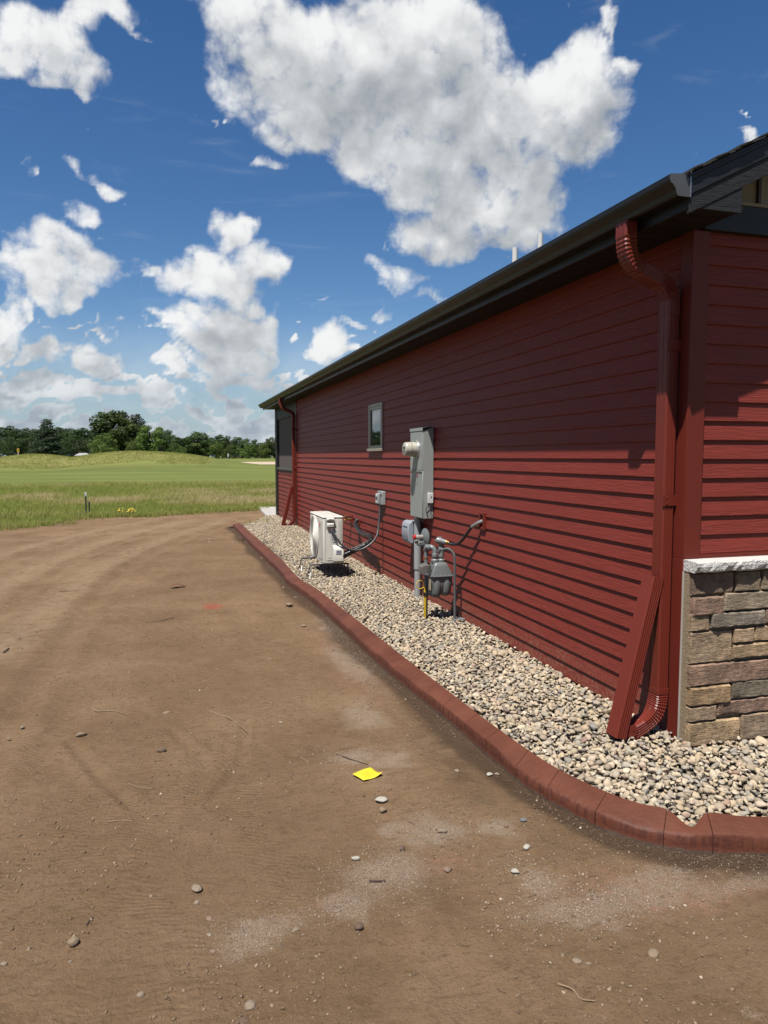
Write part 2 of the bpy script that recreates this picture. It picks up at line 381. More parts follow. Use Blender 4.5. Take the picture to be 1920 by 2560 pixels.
def build_yard():
    xs = axis_lines([(-26, -5, .5, .12), (-5, -3.6, .1, .02), (-3.6, -.3, .015, .015), (-.3, 3.2, .03, .2)])
    ys = axis_lines([(-9, -2.2, .5, .06), (-2.2, -1.7, .05, .016), (-1.7, 3.2, .015, .018), (3.2, 19, .02, .12)])
    X, Y = np.meshgrid(xs, ys); ny, nx = X.shape
    ed = [(-26, 3.0)] + GRASS_EDGE[1:]
    Xw = X + (fbm(X * 1.7, Y * 1.7, 4, 23) - .47) * .9 * sstep(Y, 6, 10); Yw = Y + (fbm(X * 1.7 + 9, Y * 1.7, 4, 29) - .47) * 1.1 * sstep(Y, 6, 10)
    Z = dirt_h(X, Y)
    keepm = in_poly(np.where(X < -1.3, Xw, X), np.where(X < -1.3, Yw, Y), YARD)
    km = keepm[:-1, :-1] | keepm[1:, 1:]
    i = (np.arange(ny - 1)[:, None] * nx + np.arange(nx - 1)[None, :])[km]
    F = np.stack([i, i + 1, i + nx + 1, i + nx], -1)
    used = np.unique(F); remap = np.full(nx * ny, -1); remap[used] = np.arange(len(used)); F = remap[F]
    x = X.ravel()[used]; y = Y.ravel()[used]; z = Z.ravel()[used]
    dk = poly_dist(x, y, KOUT)
    wet = 1.15 * np.exp(-(dk / (.16 + .05 * np.sin(y * 3.1))) ** 1.6)
    wet = np.maximum(wet, .55 * np.exp(-(((x + 1.25) / .2) ** 2 + ((y - .2) / .9) ** 2)) + .4 * np.exp(-(((x + .95) / .25) ** 2 + ((y + .75) / .2) ** 2)))
    xo, yo = x, y; x = xo + (fbm(xo * 7, yo * 7, 4, 201) - .47) * .22; y = yo + (fbm(xo * 7 + 5, yo * 7, 4, 203) - .47) * .26
    def el(cx, cy, rx, ry, ang=0):
        c, s_ = math.cos(ang), math.sin(ang); a = (x - cx) * c + (y - cy) * s_; b = -(x - cx) * s_ + (y - cy) * c
        return np.clip(1.25 - np.sqrt((a / rx) ** 2 + (b / ry) ** 2), 0, 1)
    grey = np.zeros_like(x)
    for a in [(-1.86, -.72, .22, .21, .3), (-2.07, -.87, .12, .09), (-2.35, -.90, .16, .13), (-1.24, -1.10, .28, .14, -.3), (-.98, -1.05, .34, .12, .1), (-.62, -1.12, .3, .08, .1), (-1.7, -.45, .12, .12), (-1.33, -.88, .09, .14, .5), (-.78, -.98, .06, .05), (-1.30, 2.0, .16, .75, .05), (-1.22, 3.2, .12, .5),
              (-1.70, .38, .16, .10), (-1.55, .28, .1, .12), (-1.55, -.45, .14, .12), (-1.03, -1.62, .05, .03), (-1.32, -.50, .12, .10), (-1.5, .9, .14, .3)]:
        grey = np.maximum(grey, el(*a))
    red = np.zeros_like(x); grey = np.clip(grey * 1.15, 0, 1)
    for a in [(-1.36, 1.6, .20, .45), (-2.17, -.86, .09, .06), (-1.07, -.98, .34, .14), (-.85, -1.15, .4, .12), (-1.25, 4.3, .16, .5), (-1.26, 6.6, .1, 1.2), (-1.62, -.72, .12, .10), (-1.42, 2.6, .1, .5)]: red = np.maximum(red, .8 * el(*a))
    paintm = el(-2.22, 4.42, .13, .20); 
    trk = np.zeros_like(xo)
    for ln, wd in TRACKS: trk = np.maximum(trk, np.exp(-(poly_dist(x, y, ln) / wd) ** 2))
    o = np_mesh("dirt_yard", np.stack([xo, yo, z], -1), F, dirt_mat(), smooth=True, attrs={"wet": wet, "grey": grey, "red": red, "spray": paintm, "track": trk})
    tag(o, "bare brown dirt yard graded beside the house", "dirt", kind="structure"); return o
def dirt_mat():
    t = NT("bare_soil"); p = t.pos()
    n1 = t.noise(p, 1.4, 6, 0.62); n2 = t.noise(p, 9, 6, 0.65); n3 = t.noise(p, 70, 5, 0.7); n4 = t.noise(p, 260, 3, 0.7)
    base = t.ramp(n1, [(0.28, (0.176, 0.107, 0.058)), (0.5, (0.250, 0.159, 0.091)), (0.74, (0.335, 0.222, 0.136))])
    base = t.mix(t.math('MULTIPLY', t.smooth(n2, 0.42, 0.72), 0.45), base, (0.295, 0.203, 0.125))
    n5 = t.noise(t.scaled(p, (16, 30, 1)), 1.0, 6, .72, .6); base = t.mix(t.math('MULTIPLY', t.smooth(n5, .50, .68), .6), base, (0.130, 0.079, 0.043)); base = t.mix(t.math('MULTIPLY', t.smooth(n5, .44, .26), .40), base, (0.335, 0.232, 0.148))
    base = t.mix(t.math('MULTIPLY', t.smooth(n3, 0.50, 0.74), 0.55), base, (0.090, 0.055, 0.032))
    base = t.mix(t.math('MULTIPLY', t.smooth(n4, 0.58, 0.74), 0.50), base, (0.40, 0.30, 0.20))
    big = t.noise(t.vmath('ADD', p, (13, 4, 0)), 0.33, 3)
    base = t.mix(t.math('MULTIPLY', t.smooth(big, 0.40, 0.66), 0.35), base, (0.165, 0.104, 0.058))
    g = t.math('MULTIPLY', t.math('MULTIPLY', t.attr("grey"), t.smooth(t.noise(p, 190, 3, .7), .40, .58)), t.smooth(t.math('ADD', t.math('MULTIPLY', t.noise(p, 30, 8, 0.75), 0.85), t.math('MULTIPLY', t.attr("grey"), 0.25)), 0.40, 0.66))
    base = t.mix(t.math('MULTIPLY', g, 0.95), base, t.mix(n3, (0.25, 0.185, 0.130), (0.50, 0.415, 0.335)))
    r = t.math('MULTIPLY', t.attr("red"), t.smooth(t.noise(p, 18, 7, 0.7), 0.40, 0.66))
    base = t.mix(t.math('MULTIPLY', r, 0.7), base, (0.36, 0.185, 0.125))
    s = t.smooth(t.math('MULTIPLY', t.attr("spray"), t.math('MULTIPLY_ADD', n2, 1.4, 0.1)), 0.15, 0.9)
    base = t.mix(t.math('MULTIPLY', s, 0.6), base, (0.42, 0.075, 0.05))
    base = t.mix(t.math('MULTIPLY', t.math('MULTIPLY', t.attr("track"), t.smooth(n2, .3, .6)), 0.75), base, (0.33, 0.235, 0.15))
    w = t.smooth(t.math('ADD', t.attr("wet"), t.math('MULTIPLY', t.math('SUBTRACT', n2, 0.5), 0.7)), 0.25, 0.85)
    base = t.mix(t.math('MULTIPLY', w, 0.72), base, (0.046, 0.028, 0.018))
    t.color(base); t.rough(t.math('MULTIPLY_ADD', w, -0.18, 0.95)); t.b.inputs["Specular IOR Level"].default_value = 0.1
    # roller and tyre ripples pressed into the soil
    wob = t.N("ShaderNodeCombineXYZ"); t.L(t.math('MULTIPLY', t.noise(p, 1.1, 3), 0.55), wob.inputs[1]); t.L(t.math('MULTIPLY', t.noise(p, 9.0, 2), 0.035), wob.inputs[0])
    pw = t.vmath('ADD', t.vmath('ADD', p, wob.outputs[0]), t.scaled(wob.outputs[0], (0, 0, 0)))
    sx = t.N("ShaderNodeSeparateXYZ"); t.L(pw, sx.inputs[0])
    ph = t.math('MULTIPLY_ADD', sx.outputs[1], 215.0, t.math('MULTIPLY', sx.outputs[0], 62.0))
    ph = t.math('ADD', ph, t.math('MULTIPLY', t.noise(p, 26, 2), 7.0))
    rip = t.math('MULTIPLY_ADD', t.math('SINE', ph), 0.5, 0.5)
    so = t.N("ShaderNodeSeparateXYZ"); t.L(p, so.inputs[0])
    lane = t.math('MULTIPLY', t.smooth(t.math('ADD', t.math('MULTIPLY', so.outputs[1], -0.22), so.outputs[0]), -1.75, -2.25), t.smooth(t.noise(t.scaled(p, (3.2, 0.9, 1)), 1.0, 3, 0.6), 0.36, 0.56))
    lane = t.math('MULTIPLY', lane, t.math('MULTIPLY', t.smooth(so.outputs[1], 3.8, 1.2), t.math('MULTIPLY_ADD', n2, .9, .1)))
    h = t.math('ADD', t.math('MULTIPLY', t.math('MULTIPLY', rip, lane), 0.50), t.math('ADD', t.math('MULTIPLY', n3, 1.2), t.math('ADD', t.math('MULTIPLY', n4, 0.6), t.math('MULTIPLY', n5, 1.0))))
    t.bump(h, 0.9, 0.012); return t.m

def terrain_h(X, Y):
    D = np.hypot(X - CX, Y - CY)
    h = 1.05 * sstep(D, 110, 240) + (fbm(X / 14, Y / 14, 3, 71) - .45) * .5 * sstep(D, 24, 60)
    az = np.arctan2(X - CX, Y - CY)
    m = np.exp(-(np.abs(az + .022) / .110) ** 2.4) * np.exp(-((D - 108) / 17) ** 2) * 2.12
    m2 = np.exp(-((az + .17) / .07) ** 2) * np.exp(-((D - 112) / 16) ** 2) * 1.55
    m3 = np.exp(-((az + .36) / .10) ** 2) * np.exp(-((D - 118) / 18) ** 2) * 1.7
    h = h + np.maximum(np.maximum(m, m2), m3) + .55 * np.exp(-((az + .11) / .09) ** 2) * np.exp(-((D - 110) / 14) ** 2)
    h = h - 0.05 * (1 - sstep(D, 18, 26)) - .03
    return h
def rough_mask(X, Y):
    """1 where the fescue is left long"""
    D = np.hypot(X - CX, Y - CY) + (fbm(X / 6, Y / 6, 3, 91) - .47) * 9
    az = np.arctan2(X - CX, Y - CY)
    near = 1 - sstep(D, 40, 45); mound = sstep(D, 88, 96) * (1 - sstep(D, 132, 145)) * (1 - sstep(az, .035, .06))
    lawn = sstep(az, -.30, -.17) ; strip = sstep(D, 18.5 + 4.0 * 0, 20.5)
    left = 1 - (1 - sstep(X, -6.6, -5.0)) * (1 - sstep(D, 20.5, 22.5))
    return np.maximum(near * left, mound)
def tan_mask(X, Y):
    D = np.hypot(X - CX, Y - CY); w = (fbm(X / 2.6, Y / 2.2, 4, 101) - .47) * 1.9
    b1 = np.exp(-((D - 25.5 + w * 8 + (X + 3) * .25) / 1.3) ** 2); b2 = np.exp(-((D - 31 - (X + 1) * .35 + w * 6) / 1.8) ** 2) * sstep(X, -6, 0)
    b3 = .5 * np.exp(-((D - 41 + w * 6) / 2.5) ** 2)
    b4 = .22 * sstep(D, 84, 92)
    return np.clip(np.maximum(np.maximum(b1, b2), np.maximum(b3, b4)) + .9 * (fbm(X / 2.2, Y / 1.1, 4, 111) - .50), 0, 1)
def build_terrain():
    r = np.concatenate([np.arange(4, 40, 1.0), np.arange(40, 150, 2.5), np.arange(150, 400, 12), [450, 600, 900, 1500, 2600, 3900]])
    az = np.unique(np.concatenate([np.arange(-PI, -.7, .1), np.arange(-.7, .35, .012), np.arange(.35, PI, .1), [PI]]))
    A, R = np.meshgrid(az, r); X = CX + R * np.sin(A); Y = CY + R * np.cos(A); Z = terrain_h(X, Y)
    nr, na = A.shape; i = np.arange(nr - 1)[:, None] * na + np.arange(na - 1)[None, :]
    F = np.stack([i, i + na, i + na + 1, i + 1], -1).reshape(-1, 4)
    t = NT("golf_grass"); p = t.pos(); n = t.noise(p, 0.9, 6, 0.65); nf = t.noise(t.scaled(p, (5, 1.2, 1)), 2.0, 5, 0.7)
    mown = t.mix(n, (0.150, 0.185, 0.034), (0.225, 0.255, 0.058)); stk = t.noise(t.scaled(p, (.035, .22, 1)), 1.0, 5, .65); mown = t.mix(t.smooth(stk, .35, .65), (0.105, 0.135, 0.027), mown); mown = t.mix(t.math('MULTIPLY', nf, 0.4), mown, (0.185, 0.195, 0.062))
    rgh = t.mix(nf, (0.165, 0.185, 0.042), (0.29, 0.29, 0.09)); rgh = t.mix(t.attr("tan"), rgh, (0.30, 0.225, 0.105))
    t.color(t.mix(t.attr("rough"), mown, rgh)); t.rough(0.9); t.b.inputs["Specular IOR Level"].default_value = 0.15
    t.bump(nf, 0.6, 0.12)
    o = np_mesh("field", np.stack([X, Y, Z], -1).reshape(-1, 3), F, t.m, smooth=True, attrs={"rough": rough_mask(X, Y).ravel(), "tan": tan_mask(X, Y).ravel()})
    tag(o, "green golf course field with grassy mounds reaching to the trees", "field", kind="structure")
build_terrain(); build_yard()

def flat_patch(name, poly, mat, label, cat, lift, zf=None, kind="structure"):
    mb = MB(); c = np.mean(poly, axis=0); V = [(c[0], c[1], zf(c[0], c[1]) + lift)] + [(x, y, zf(x, y) + lift) for x, y in poly]
    mb.add(V, [(0, i + 1, (i + 1) % len(poly) + 1) for i in range(len(poly))])
    return tag(mb.build(name, mat), label, cat, kind=kind)
zt = lambda x, y: float(terrain_h(np.array([x]), np.array([y]))[0])
def polar(px, d):
    """world x,y at distance d along the bearing of photo column px (1920 wide)"""
    yaw = math.radians(16.42); a = yaw + math.atan((px - 960) / 1800 * math.cos(math.radians(4.384)))
    return CX + d * math.sin(a), CY + d * math.cos(a)
sand = paint("bunker_sand", (0.52, 0.40, 0.29), 0.9, .06, 2)
bk = []
for k in range(22):
    a = 2 * PI * k / 22; px = 705 + 125 * math.cos(a); d = 150 + (13 + 3 * math.sin(2 * a + 1)) * math.sin(a); bk.append(polar(px, d))
flat_patch("sand_bunker", bk, sand, "pale sand bunker on the far fairway beside the house corner", "bunker", 0.06, zt)
pth = [polar(x, 232 + .004 * (x - 520)) for x in range(440, 900, 40)]; pth2 = [polar(x, 236 + .004 * (x - 520)) for x in range(440, 900, 40)]
mb = MB(); n_ = len(pth); mb.add([(x, y, zt(x, y) + .10) for x, y in pth] + [(x, y, zt(x, y) + .10) for x, y in pth2], [(i, i + 1, n_ + i + 1, n_ + i) for i in range(n_ - 1)])
tag(mb.build("path", paint("path_asphalt", (0.20, 0.20, 0.20), 0.8)), "narrow grey cart path below the far trees", "path", kind="structure")

# patio slab beyond the porch corner
concrete = paint("concrete", (0.46, 0.43, 0.40), 0.85, .1, 4, 0.2, 90)
mb = MB(); mb.hexa([(-.28, 15.2, -.05), (6, 15.2, -.05), (6, 18.6, -.05), (-.12, 18.45, -.05), (-.28, 15.2, .06), (6, 15.2, .06), (6, 18.6, .06), (-.12, 18.45, .06)])
tag(mb.build("patio", concrete, bevel=.012), "pale concrete patio slab beyond the porch corner", "patio", kind="structure")

# ------------------------------------------------------------------ kerb
def kerb_mat():
    t = NT("stained_kerb"); p = t.pos(); n1 = t.noise(p, 4, 5, .6); n2 = t.noise(p, 45, 4, .6)
    c = t.ramp(n1, [(.3, (0.098, 0.030, 0.016)), (.55, (0.134, 0.042, 0.022)), (.8, (0.168, 0.056, 0.031))])
    c = t.mix(t.math('MULTIPLY', t.smooth(n2, .55, .8), .35), c, (0.085, 0.028, 0.022))
    so = t.N("ShaderNodeSeparateXYZ"); t.L(p, so.inputs[0])
    drip = t.smooth(t.noise(t.scaled(p, (55, 55, 5)), 1.0, 3, .6), .47, .60)
    face = t.math('MULTIPLY', t.smooth(so.outputs[2], .070, .055), drip)
    c = t.mix(t.math('MULTIPLY', face, .7), c, (0.070, 0.020, 0.015))
    foot = t.math('MULTIPLY', t.smooth(t.math('MULTIPLY_ADD', n1, .03, so.outputs[2]), .045, .022), .8)
    c = t.mix(foot, c, (0.20, 0.065, 0.04))
    foot2 = t.smooth(t.math('MULTIPLY_ADD', t.noise(p, 12, 4), .03, so.outputs[2]), .028, .016)
    c = t.mix(t.math('MULTIPLY', foot2, .85), c, (0.13, 0.10, 0.075))
    t.color(c); t.rough(t.math('MULTIPLY_ADD', n1, .40, .45)); t.b.inputs['Specular IOR Level'].default_value = .24; t.bump(t.math('ADD', n2, t.math('MULTIPLY', t.noise(p, 11, 4), 2.5)), .45, .007); return t.m
KM = kerb_mat()
kerb = empty("kerb"); tag(kerb, "red-brown stained concrete kerb edging the gravel bed", "kerb", kind="structure")
JY = [(-1.022, 3.336), (-1.005, 2.896), (-.999, 2.276), (-.974, 1.664), (-.966, 1.362), (-.955, 1.09), (-.943, .812), (-.928, .52), (-.92, .25), (-.9, -.034), (-.868, -.276), (-.786, -.536), (-.639, -.736), (-.505, -.807), (-.1, -.94), (.35, -1.01), (.9, -1.06), (1.6, -1.09), (2.4, -1.095)]
JY = [(-1.14, y) for y in np.arange(12.2, 3.6, -.56)] + JY
kin = np.array(KIN); jidx = sorted({int(np.argmin(np.hypot(kin[:, 0] - a, kin[:, 1] - b))) for a, b in JY} - {0, len(kin) - 1})
jidx = [0] + jidx + [len(kin) - 1]
def kerb_ring(p, ins=0.0):
    ix, iy, ox, oy, iz = p; I = np.array([ix, iy]); O = np.array([ox, oy]); w = I - O; L_ = np.linalg.norm(w); u = w / L_
    wob = (vnoise(np.array([ix * 6]), np.array([iy * 6]), 3)[0] - .5) * .016
    pts = [(0.004, -.04), (0.0, .012), (.003 + wob * .3, .056 + wob), (.009, .066 + wob), (.022, .071 + wob), (L_ * .6, .071 + (iz - .071) * .66 + wob * .4), (L_ - .014, iz - .001), (L_ - .005, iz - .012), (L_ + .004, iz - .035), (L_ + .012, -.04)]
    return [(O[0] + u[0] * a, O[1] + u[1] * a, z) for a, z in pts]
def lerp(p, q, f): return [a + (b - a) * f for a, b in zip(p, q)]
first = None
for a, b in zip(jidx[:-1], jidx[1:]):
    pts = [list(KS[i]) for i in range(a, b + 1)]
    d0 = math.hypot(pts[1][0] - pts[0][0], pts[1][1] - pts[0][1]); d1 = math.hypot(pts[-1][0] - pts[-2][0], pts[-1][1] - pts[-2][1])
    pts[0] = lerp(pts[0], pts[1], min(.4, .0014 / d0)); pts[-1] = lerp(pts[-1], pts[-2], min(.4, .0014 / d1))
    rings = [kerb_ring(p) for p in pts]; m = len(rings); n = len(rings[0]); mb = MB()
    F = [(i * n + k, i * n + (k + 1) % n, (i + 1) * n + (k + 1) % n, (i + 1) * n + k) for i in range(m - 1) for k in range(n)] + [tuple(range(n)), tuple(range((m - 1) * n, m * n))[::-1]]
    mb.add([v for r_ in rings for v in r_], F); mb.build("kerb_section", KM, kerb, smooth=True)
core = MB(); rr = []
for p in KS:
    I = np.array(p[:2]); O = np.array(p[2:4]); q = lambda f: O + (I - O) * f
    rr.append([(*q(.1), -.04), (*q(.1), .045), (*q(.9), p[4] - .022), (*q(.9), -.04)])
n = 4; core.add([v for r_ in rr for v in r_], [(i * n + k, i * n + (k + 1) % n, (i + 1) * n + (k + 1) % n, (i + 1) * n + k) for i in range(len(rr) - 1) for k in range(n)] + [(0, 1, 2, 3), tuple(range(len(rr) * 4 - 1, len(rr) * 4 - 5, -1))])
core.build("kerb_core", paint("kerb_joint", (0.040, 0.016, 0.011), .9), kerb)

# ------------------------------------------------------------------ gravel bed of river stones
STONE_STOPS = [(0.0, (0.206, 0.174, 0.139)), (0.12, (0.464, 0.368, 0.248)), (0.28, (0.567, 0.458, 0.315)), (0.42, (0.371, 0.298, 0.21)), (0.52, (0.35, 0.318, 0.267)), (0.63, (0.618, 0.517, 0.372)), (0.74, (0.278, 0.259, 0.234)), (0.85, (0.515, 0.388, 0.258)), (0.92, (0.659, 0.567, 0.439)), (0.975, (0.391, 0.248, 0.181)), (1.0, (0.144, 0.134, 0.124))]
def stone_mat(name, fac, dirty=True):
    t = NT(name); p = t.objco() if fac == 'obj' else t.pos()
    f = t.N("ShaderNodeObjectInfo").outputs["Random"] if fac == 'obj' else t.attr("rnd")
    c = t.ramp(f, STONE_STOPS); n1 = t.noise(p, 60, 5, .65); n2 = t.noise(p, 400, 2, .6)
    c = t.mix(t.math('MULTIPLY', t.smooth(n1, .48, .75), .35), c, (0.24, 0.20, 0.16)); c = t.mix(t.math('MULTIPLY', t.smooth(n2, .58, .8), .3), c, (0.62, 0.56, 0.47))
    if fac != 'obj': c = t.mix(t.math('MULTIPLY', t.attr("mud"), .85), c, (0.070, 0.048, 0.033))
    t.color(c); t.rough(.78); t.b.inputs["Specular IOR Level"].default_value = .3; t.bump(n1, .35, .004); return t.m
def ico(sub):
    b = bmesh.new(); bmesh.ops.create_icosphere(b, subdivisions=sub, radius=1.0); b.verts.ensure_lookup_table()
    V = np.array([v.co[:] for v in b.verts]); F = np.array([[v.index for v in f.verts] for f in b.faces]); b.free(); return V, F
def rock_proto(sub, seed, angular=.2):
    V, F = ico(sub); r = np.random.default_rng(seed); V = V.copy()
    for _ in range(9):                                     # soft facets and dents
        d = r.normal(size=3); d /= np.linalg.norm(d); h = r.uniform(.42, .88); s = V @ d; over = np.clip(s - h, 0, None); V -= np.outer(over * r.uniform(.55, .95), d)
    V *= (1 + angular * (r.random(len(V)) - .5))[:, None]
    V *= np.array([1.0, r.uniform(.66, .92), r.uniform(.45, .72)]); return V, F
PROTO1 = [rock_proto(2, i, .15) for i in range(14)]; PROTO0 = [rock_proto(1, 40 + i, .18) for i in range(14)]
def rand_rot(n, rng, tilt=.5):
    a = rng.uniform(0, 2 * PI, n); b = rng.normal(0, tilt, n); c = rng.normal(0, tilt, n)
    ca, sa, cb, sb, cc, sc = np.cos(a), np.sin(a), np.cos(b), np.sin(b), np.cos(c), np.sin(c); R = np.zeros((n, 3, 3))
    Rz = np.zeros((n, 3, 3)); Rz[:, 0, 0] = ca; Rz[:, 0, 1] = -sa; Rz[:, 1, 0] = sa; Rz[:, 1, 1] = ca; Rz[:, 2, 2] = 1
    Rx = np.zeros((n, 3, 3)); Rx[:, 0, 0] = 1; Rx[:, 1, 1] = cb; Rx[:, 1, 2] = -sb; Rx[:, 2, 1] = sb; Rx[:, 2, 2] = cb
    Ry = np.zeros((n, 3, 3)); Ry[:, 1, 1] = 1; Ry[:, 0, 0] = cc; Ry[:, 0, 2] = sc; Ry[:, 2, 0] = -sc; Ry[:, 2, 2] = cc
    return Rz @ Rx @ Ry
def merge_rocks(protos, pos, size, rng, tilt=.5):
    n = len(pos); k = rng.integers(0, len(protos), n); R = rand_rot(n, rng, tilt); VV = []; FF = []; ID = []; off = 0
    for j, (V, F) in enumerate(protos):
        idx = np.where(k == j)[0]
        if len(idx) == 0: continue
        W = np.einsum('nij,vj->nvi', R[idx], V) * size[idx][:, None, None] + pos[idx][:, None, :]
        VV.append(W.reshape(-1, 3)); FF.append((F[None] + (np.arange(len(idx)) * len(V))[:, None, None] + off).reshape(-1, 3)); ID.append(np.repeat(idx, len(V))); off += len(idx) * len(V)
    return np.concatenate(VV), np.concatenate(FF), np.concatenate(ID)
BED = [(-.012, -.13), (-.012, 15.2), (-.3, 15.1), (-.9, 13.1)] + [(x + .022, y + .004) if y > -.3 else (x + .006, y + .02) for x, y in KIN] + [(3.2, -.13)]
def bed_z(x, y): return .034 + .018 * (fbm(x * 2.3, y * 2.3, 3, 61) - .47) * 2 + .02 * sstep(y, 6, 12) - .010 * np.exp(-(poly_dist(x, y, KIN) / .06) ** 2)
def build_bed():
    bed = empty("gravel_bed"); tag(bed, "bed of pale river stones between kerb and house wall", "gravel", kind="structure")
    mb = MB(); mb.add([(x, y, .012) for x, y in BED], [tuple(range(len(BED)))])
    mb.build("soil_base", paint("bed_soil", (0.07, 0.05, 0.035), .95, .2, 20), bed)
    rng = np.random.default_rng(5); P = []; S = []
    for layer, (sp, smin, smax, dz) in enumerate([(.028, .012, .021, -.004), (.041, .012, .029, .010), (.075, .009, .015, .024)]):
        gx, gy = np.meshgrid(np.arange(-1.2, 3.2, sp), np.arange(-1.15, 15.3, sp)); x = gx.ravel() + rng.uniform(-.5, .5, gx.size) * sp; y = gy.ravel() + rng.uniform(-.5, .5, gx.size) * sp
        m = in_poly(x, y, BED) & ~((x > 1.0) & (y < -.1)) ; x = x[m]; y = y[m]
        s = rng.uniform(smin, smax, len(x)) * np.where(rng.random(len(x)) < .06, 1.35, 1.0); z = bed_z(x, y) + dz + rng.uniform(-.006, .006, len(x))
        P.append(np.stack([x, y, z], -1)); S.append(s)
    P = np.concatenate(P); S = np.concatenate(S)
    dist = np.hypot(P[:, 0] - CX, P[:, 1] - CY); app = S / dist * (P[:, 2] > .032)
    lat = (P[:, 0] - CX) * math.cos(math.radians(16.42)) - (P[:, 1] - CY) * math.sin(math.radians(16.42)); dep = (P[:, 0] - CX) * math.sin(math.radians(16.42)) + (P[:, 1] - CY) * math.cos(math.radians(16.42))
    vis = np.abs(lat / dep) < .53; app = app * vis
    order = np.argsort(-app); big = order[:300]; rest = np.setdiff1d(np.arange(len(P)), big)
    om = stone_mat("river_stone", 'obj'); meshes = []
    for j, (V, F) in enumerate(PROTO1):
        me = bpy.data.meshes.new("stone"); me.from_pydata(V.tolist(), [], F.tolist()); me.polygons.foreach_set("use_smooth", [True] * len(F)); me.materials.append(om); meshes.append(me)
    for i in big:
        o = bpy.data.objects.new("stone", meshes[rng.integers(0, 14)]); COL.objects.link(o); o.parent = bed; o.location = P[i]; s = S[i] * 1.05; o.scale = (s, s, s)
        o.rotation_euler = (rng.normal(0, .4), rng.normal(0, .4), rng.uniform(0, 6.28))
    near = rest[dist[rest] < 6.2]; far = rest[dist[rest] >= 6.2]
    sm = stone_mat("river_gravel", 'attr'); VV = []; FF = []; RN = []; MU = []; off = 0
    for idx, pr in ((near, PROTO1), (far, PROTO0)):
        if len(idx) == 0: continue
        V, F, ID = merge_rocks(pr, P[idx], S[idx], rng, .45); r = rng.random(len(idx))[ID]
        pp = P[idx]; dk = poly_dist(pp[:, 0], pp[:, 1], KIN); mud = (sstep(fbm(pp[:, 0] * 3, pp[:, 1] * 1.1, 3, 77), .47, .60) * np.exp(-(dk / .14) ** 2) * (pp[:, 1] > -.2)) * (rng.random(len(idx)) < .8)
        VV.append(V); FF.append(F + off); RN.append(r); MU.append(mud[ID]); off += len(V)
    o = np_mesh("gravel", np.concatenate(VV), np.concatenate(FF), sm, bed, True, {"rnd": np.concatenate(RN), "mud": np.concatenate(MU)}); o["kind"] = "stuff"
    print("gravel stones", len(P), "tris", sum(len(f) for f in FF))
build_bed()

# ------------------------------------------------------------------ house
RED = (0.264, 0.042, 0.030)
M_SIDE = grain_paint("red_siding", RED, .55, 'y', .5, .80); M_GABLE = grain_paint("red_siding_gable", RED, .55, 'x', .5, .74)
M_TRIM = paint("red_trim", (0.172, 0.026, 0.016), .5, .06, 3, spec=.22); M_DOWN = paint("red_downspout", (0.185, 0.028, 0.017), .42, .05, 4, spec=.28, dirt=.10, dirtcol=(.30, .13, .10))
M_BLACK = paint("black_gutter", (0.012, 0.010, 0.008), .42, .08, 5, spec=.3); M_CHAR = grain_paint("charcoal_board", (0.028, 0.029, 0.033), .6, 'r', .6, .62); M_CHARX = grain_paint("charcoal_panel", (0.028, 0.029, 0.033), .6, 'x', .6, .62)
M_NAVY = paint("dark_fascia", (0.014, 0.016, 0.021), .5, .06, 4, spec=.3); M_SOFF = paint("soffit_brown", (0.014, 0.011, 0.010), .6, .08, 5, spec=.2)
M_BEIGE = grain_paint("beige_panel", (0.36, 0.31, 0.235), .6, 'z', .4, .82); M_SHING = paint("shingle", (0.030, 0.028, 0.027), .9, .3, 60, .5, 300)
M_PVC = paint("white_plastic", (0.78, 0.78, 0.76), .4, .03, 5); M_FOUND = paint("foundation_grey", (0.10, 0.10, 0.10), .9, .1, 10)
house = thing("house", (0, 0, 0), "single-storey house with red lap siding, dark eaves and stone wainscot", "house")
EXP = .1004; Z0 = .030; TOP = 2.700; TILT = .0042
def board_profile(z, ex=EXP): return [(0.0, z + .0035), (.0025, z), (.030, z), (.030, z + ex + .004), (.0125, z + ex + .004)]
WIN = (5.66, 6.30, 1.635, 2.225)
GAPB = [(2.495, 2.61, .92, 1.07), (7.25, 7.39, .555, .675), (6.80, 6.93, .585, .66)]
SIDE_END = 12.19
wall = MB().box(.034, .16, .02, SIDE_END + .05, -.05, TOP + .30).build("wall", M_FOUND, house, label="long side wall under lap siding")
def side_boards(y0, y1, z0i, z1i, parent, holes=()):
    for i in range(z0i, z1i):
        z = Z0 + EXP * i; segs = [(y0, y1)]
        for (a, b, c, d) in holes:
            if z + EXP > c + .01 and z < d - .01:
                segs = [s for (p, q) in segs for s in ((p, min(q, a)), (max(p, b), q)) if s[1] - s[0] > .02]
        for (p, q) in segs: MB().prism(board_profile(z, min(EXP, TOP + .09 - z)), 'y', p, q).build("siding_board", M_SIDE, parent)
side_boards(.072, SIDE_END, 0, 27, wall, [WIN])
MB().box(.012, .033, .05, 15.3, -.05, .0285).build("starter_strip", paint("starter_strip", (.03, .03, .032), .6), wall)
# gable end wall above the stone
gw = MB().box(.04, 8.0, .034, .16, -.05, TOP + .01).build("wall", M_FOUND, house, label="gable end wall with lap siding above stone")
for i in range(10, 27):
    z = Z0 + EXP * i
    pr = [(0.0, z + .0035), (.0025, z), (.030, z), (.030, z + EXP + .004), (.0125, z + EXP + .004)] if i < 26 else [(0.0, z + .0035), (.0025, z), (.030, z), (.030, TOP + .004), (.0065, TOP + .004)]
    MB().prism(pr, 'x', .094, 3.4).build("siding_board", M_GABLE, gw)
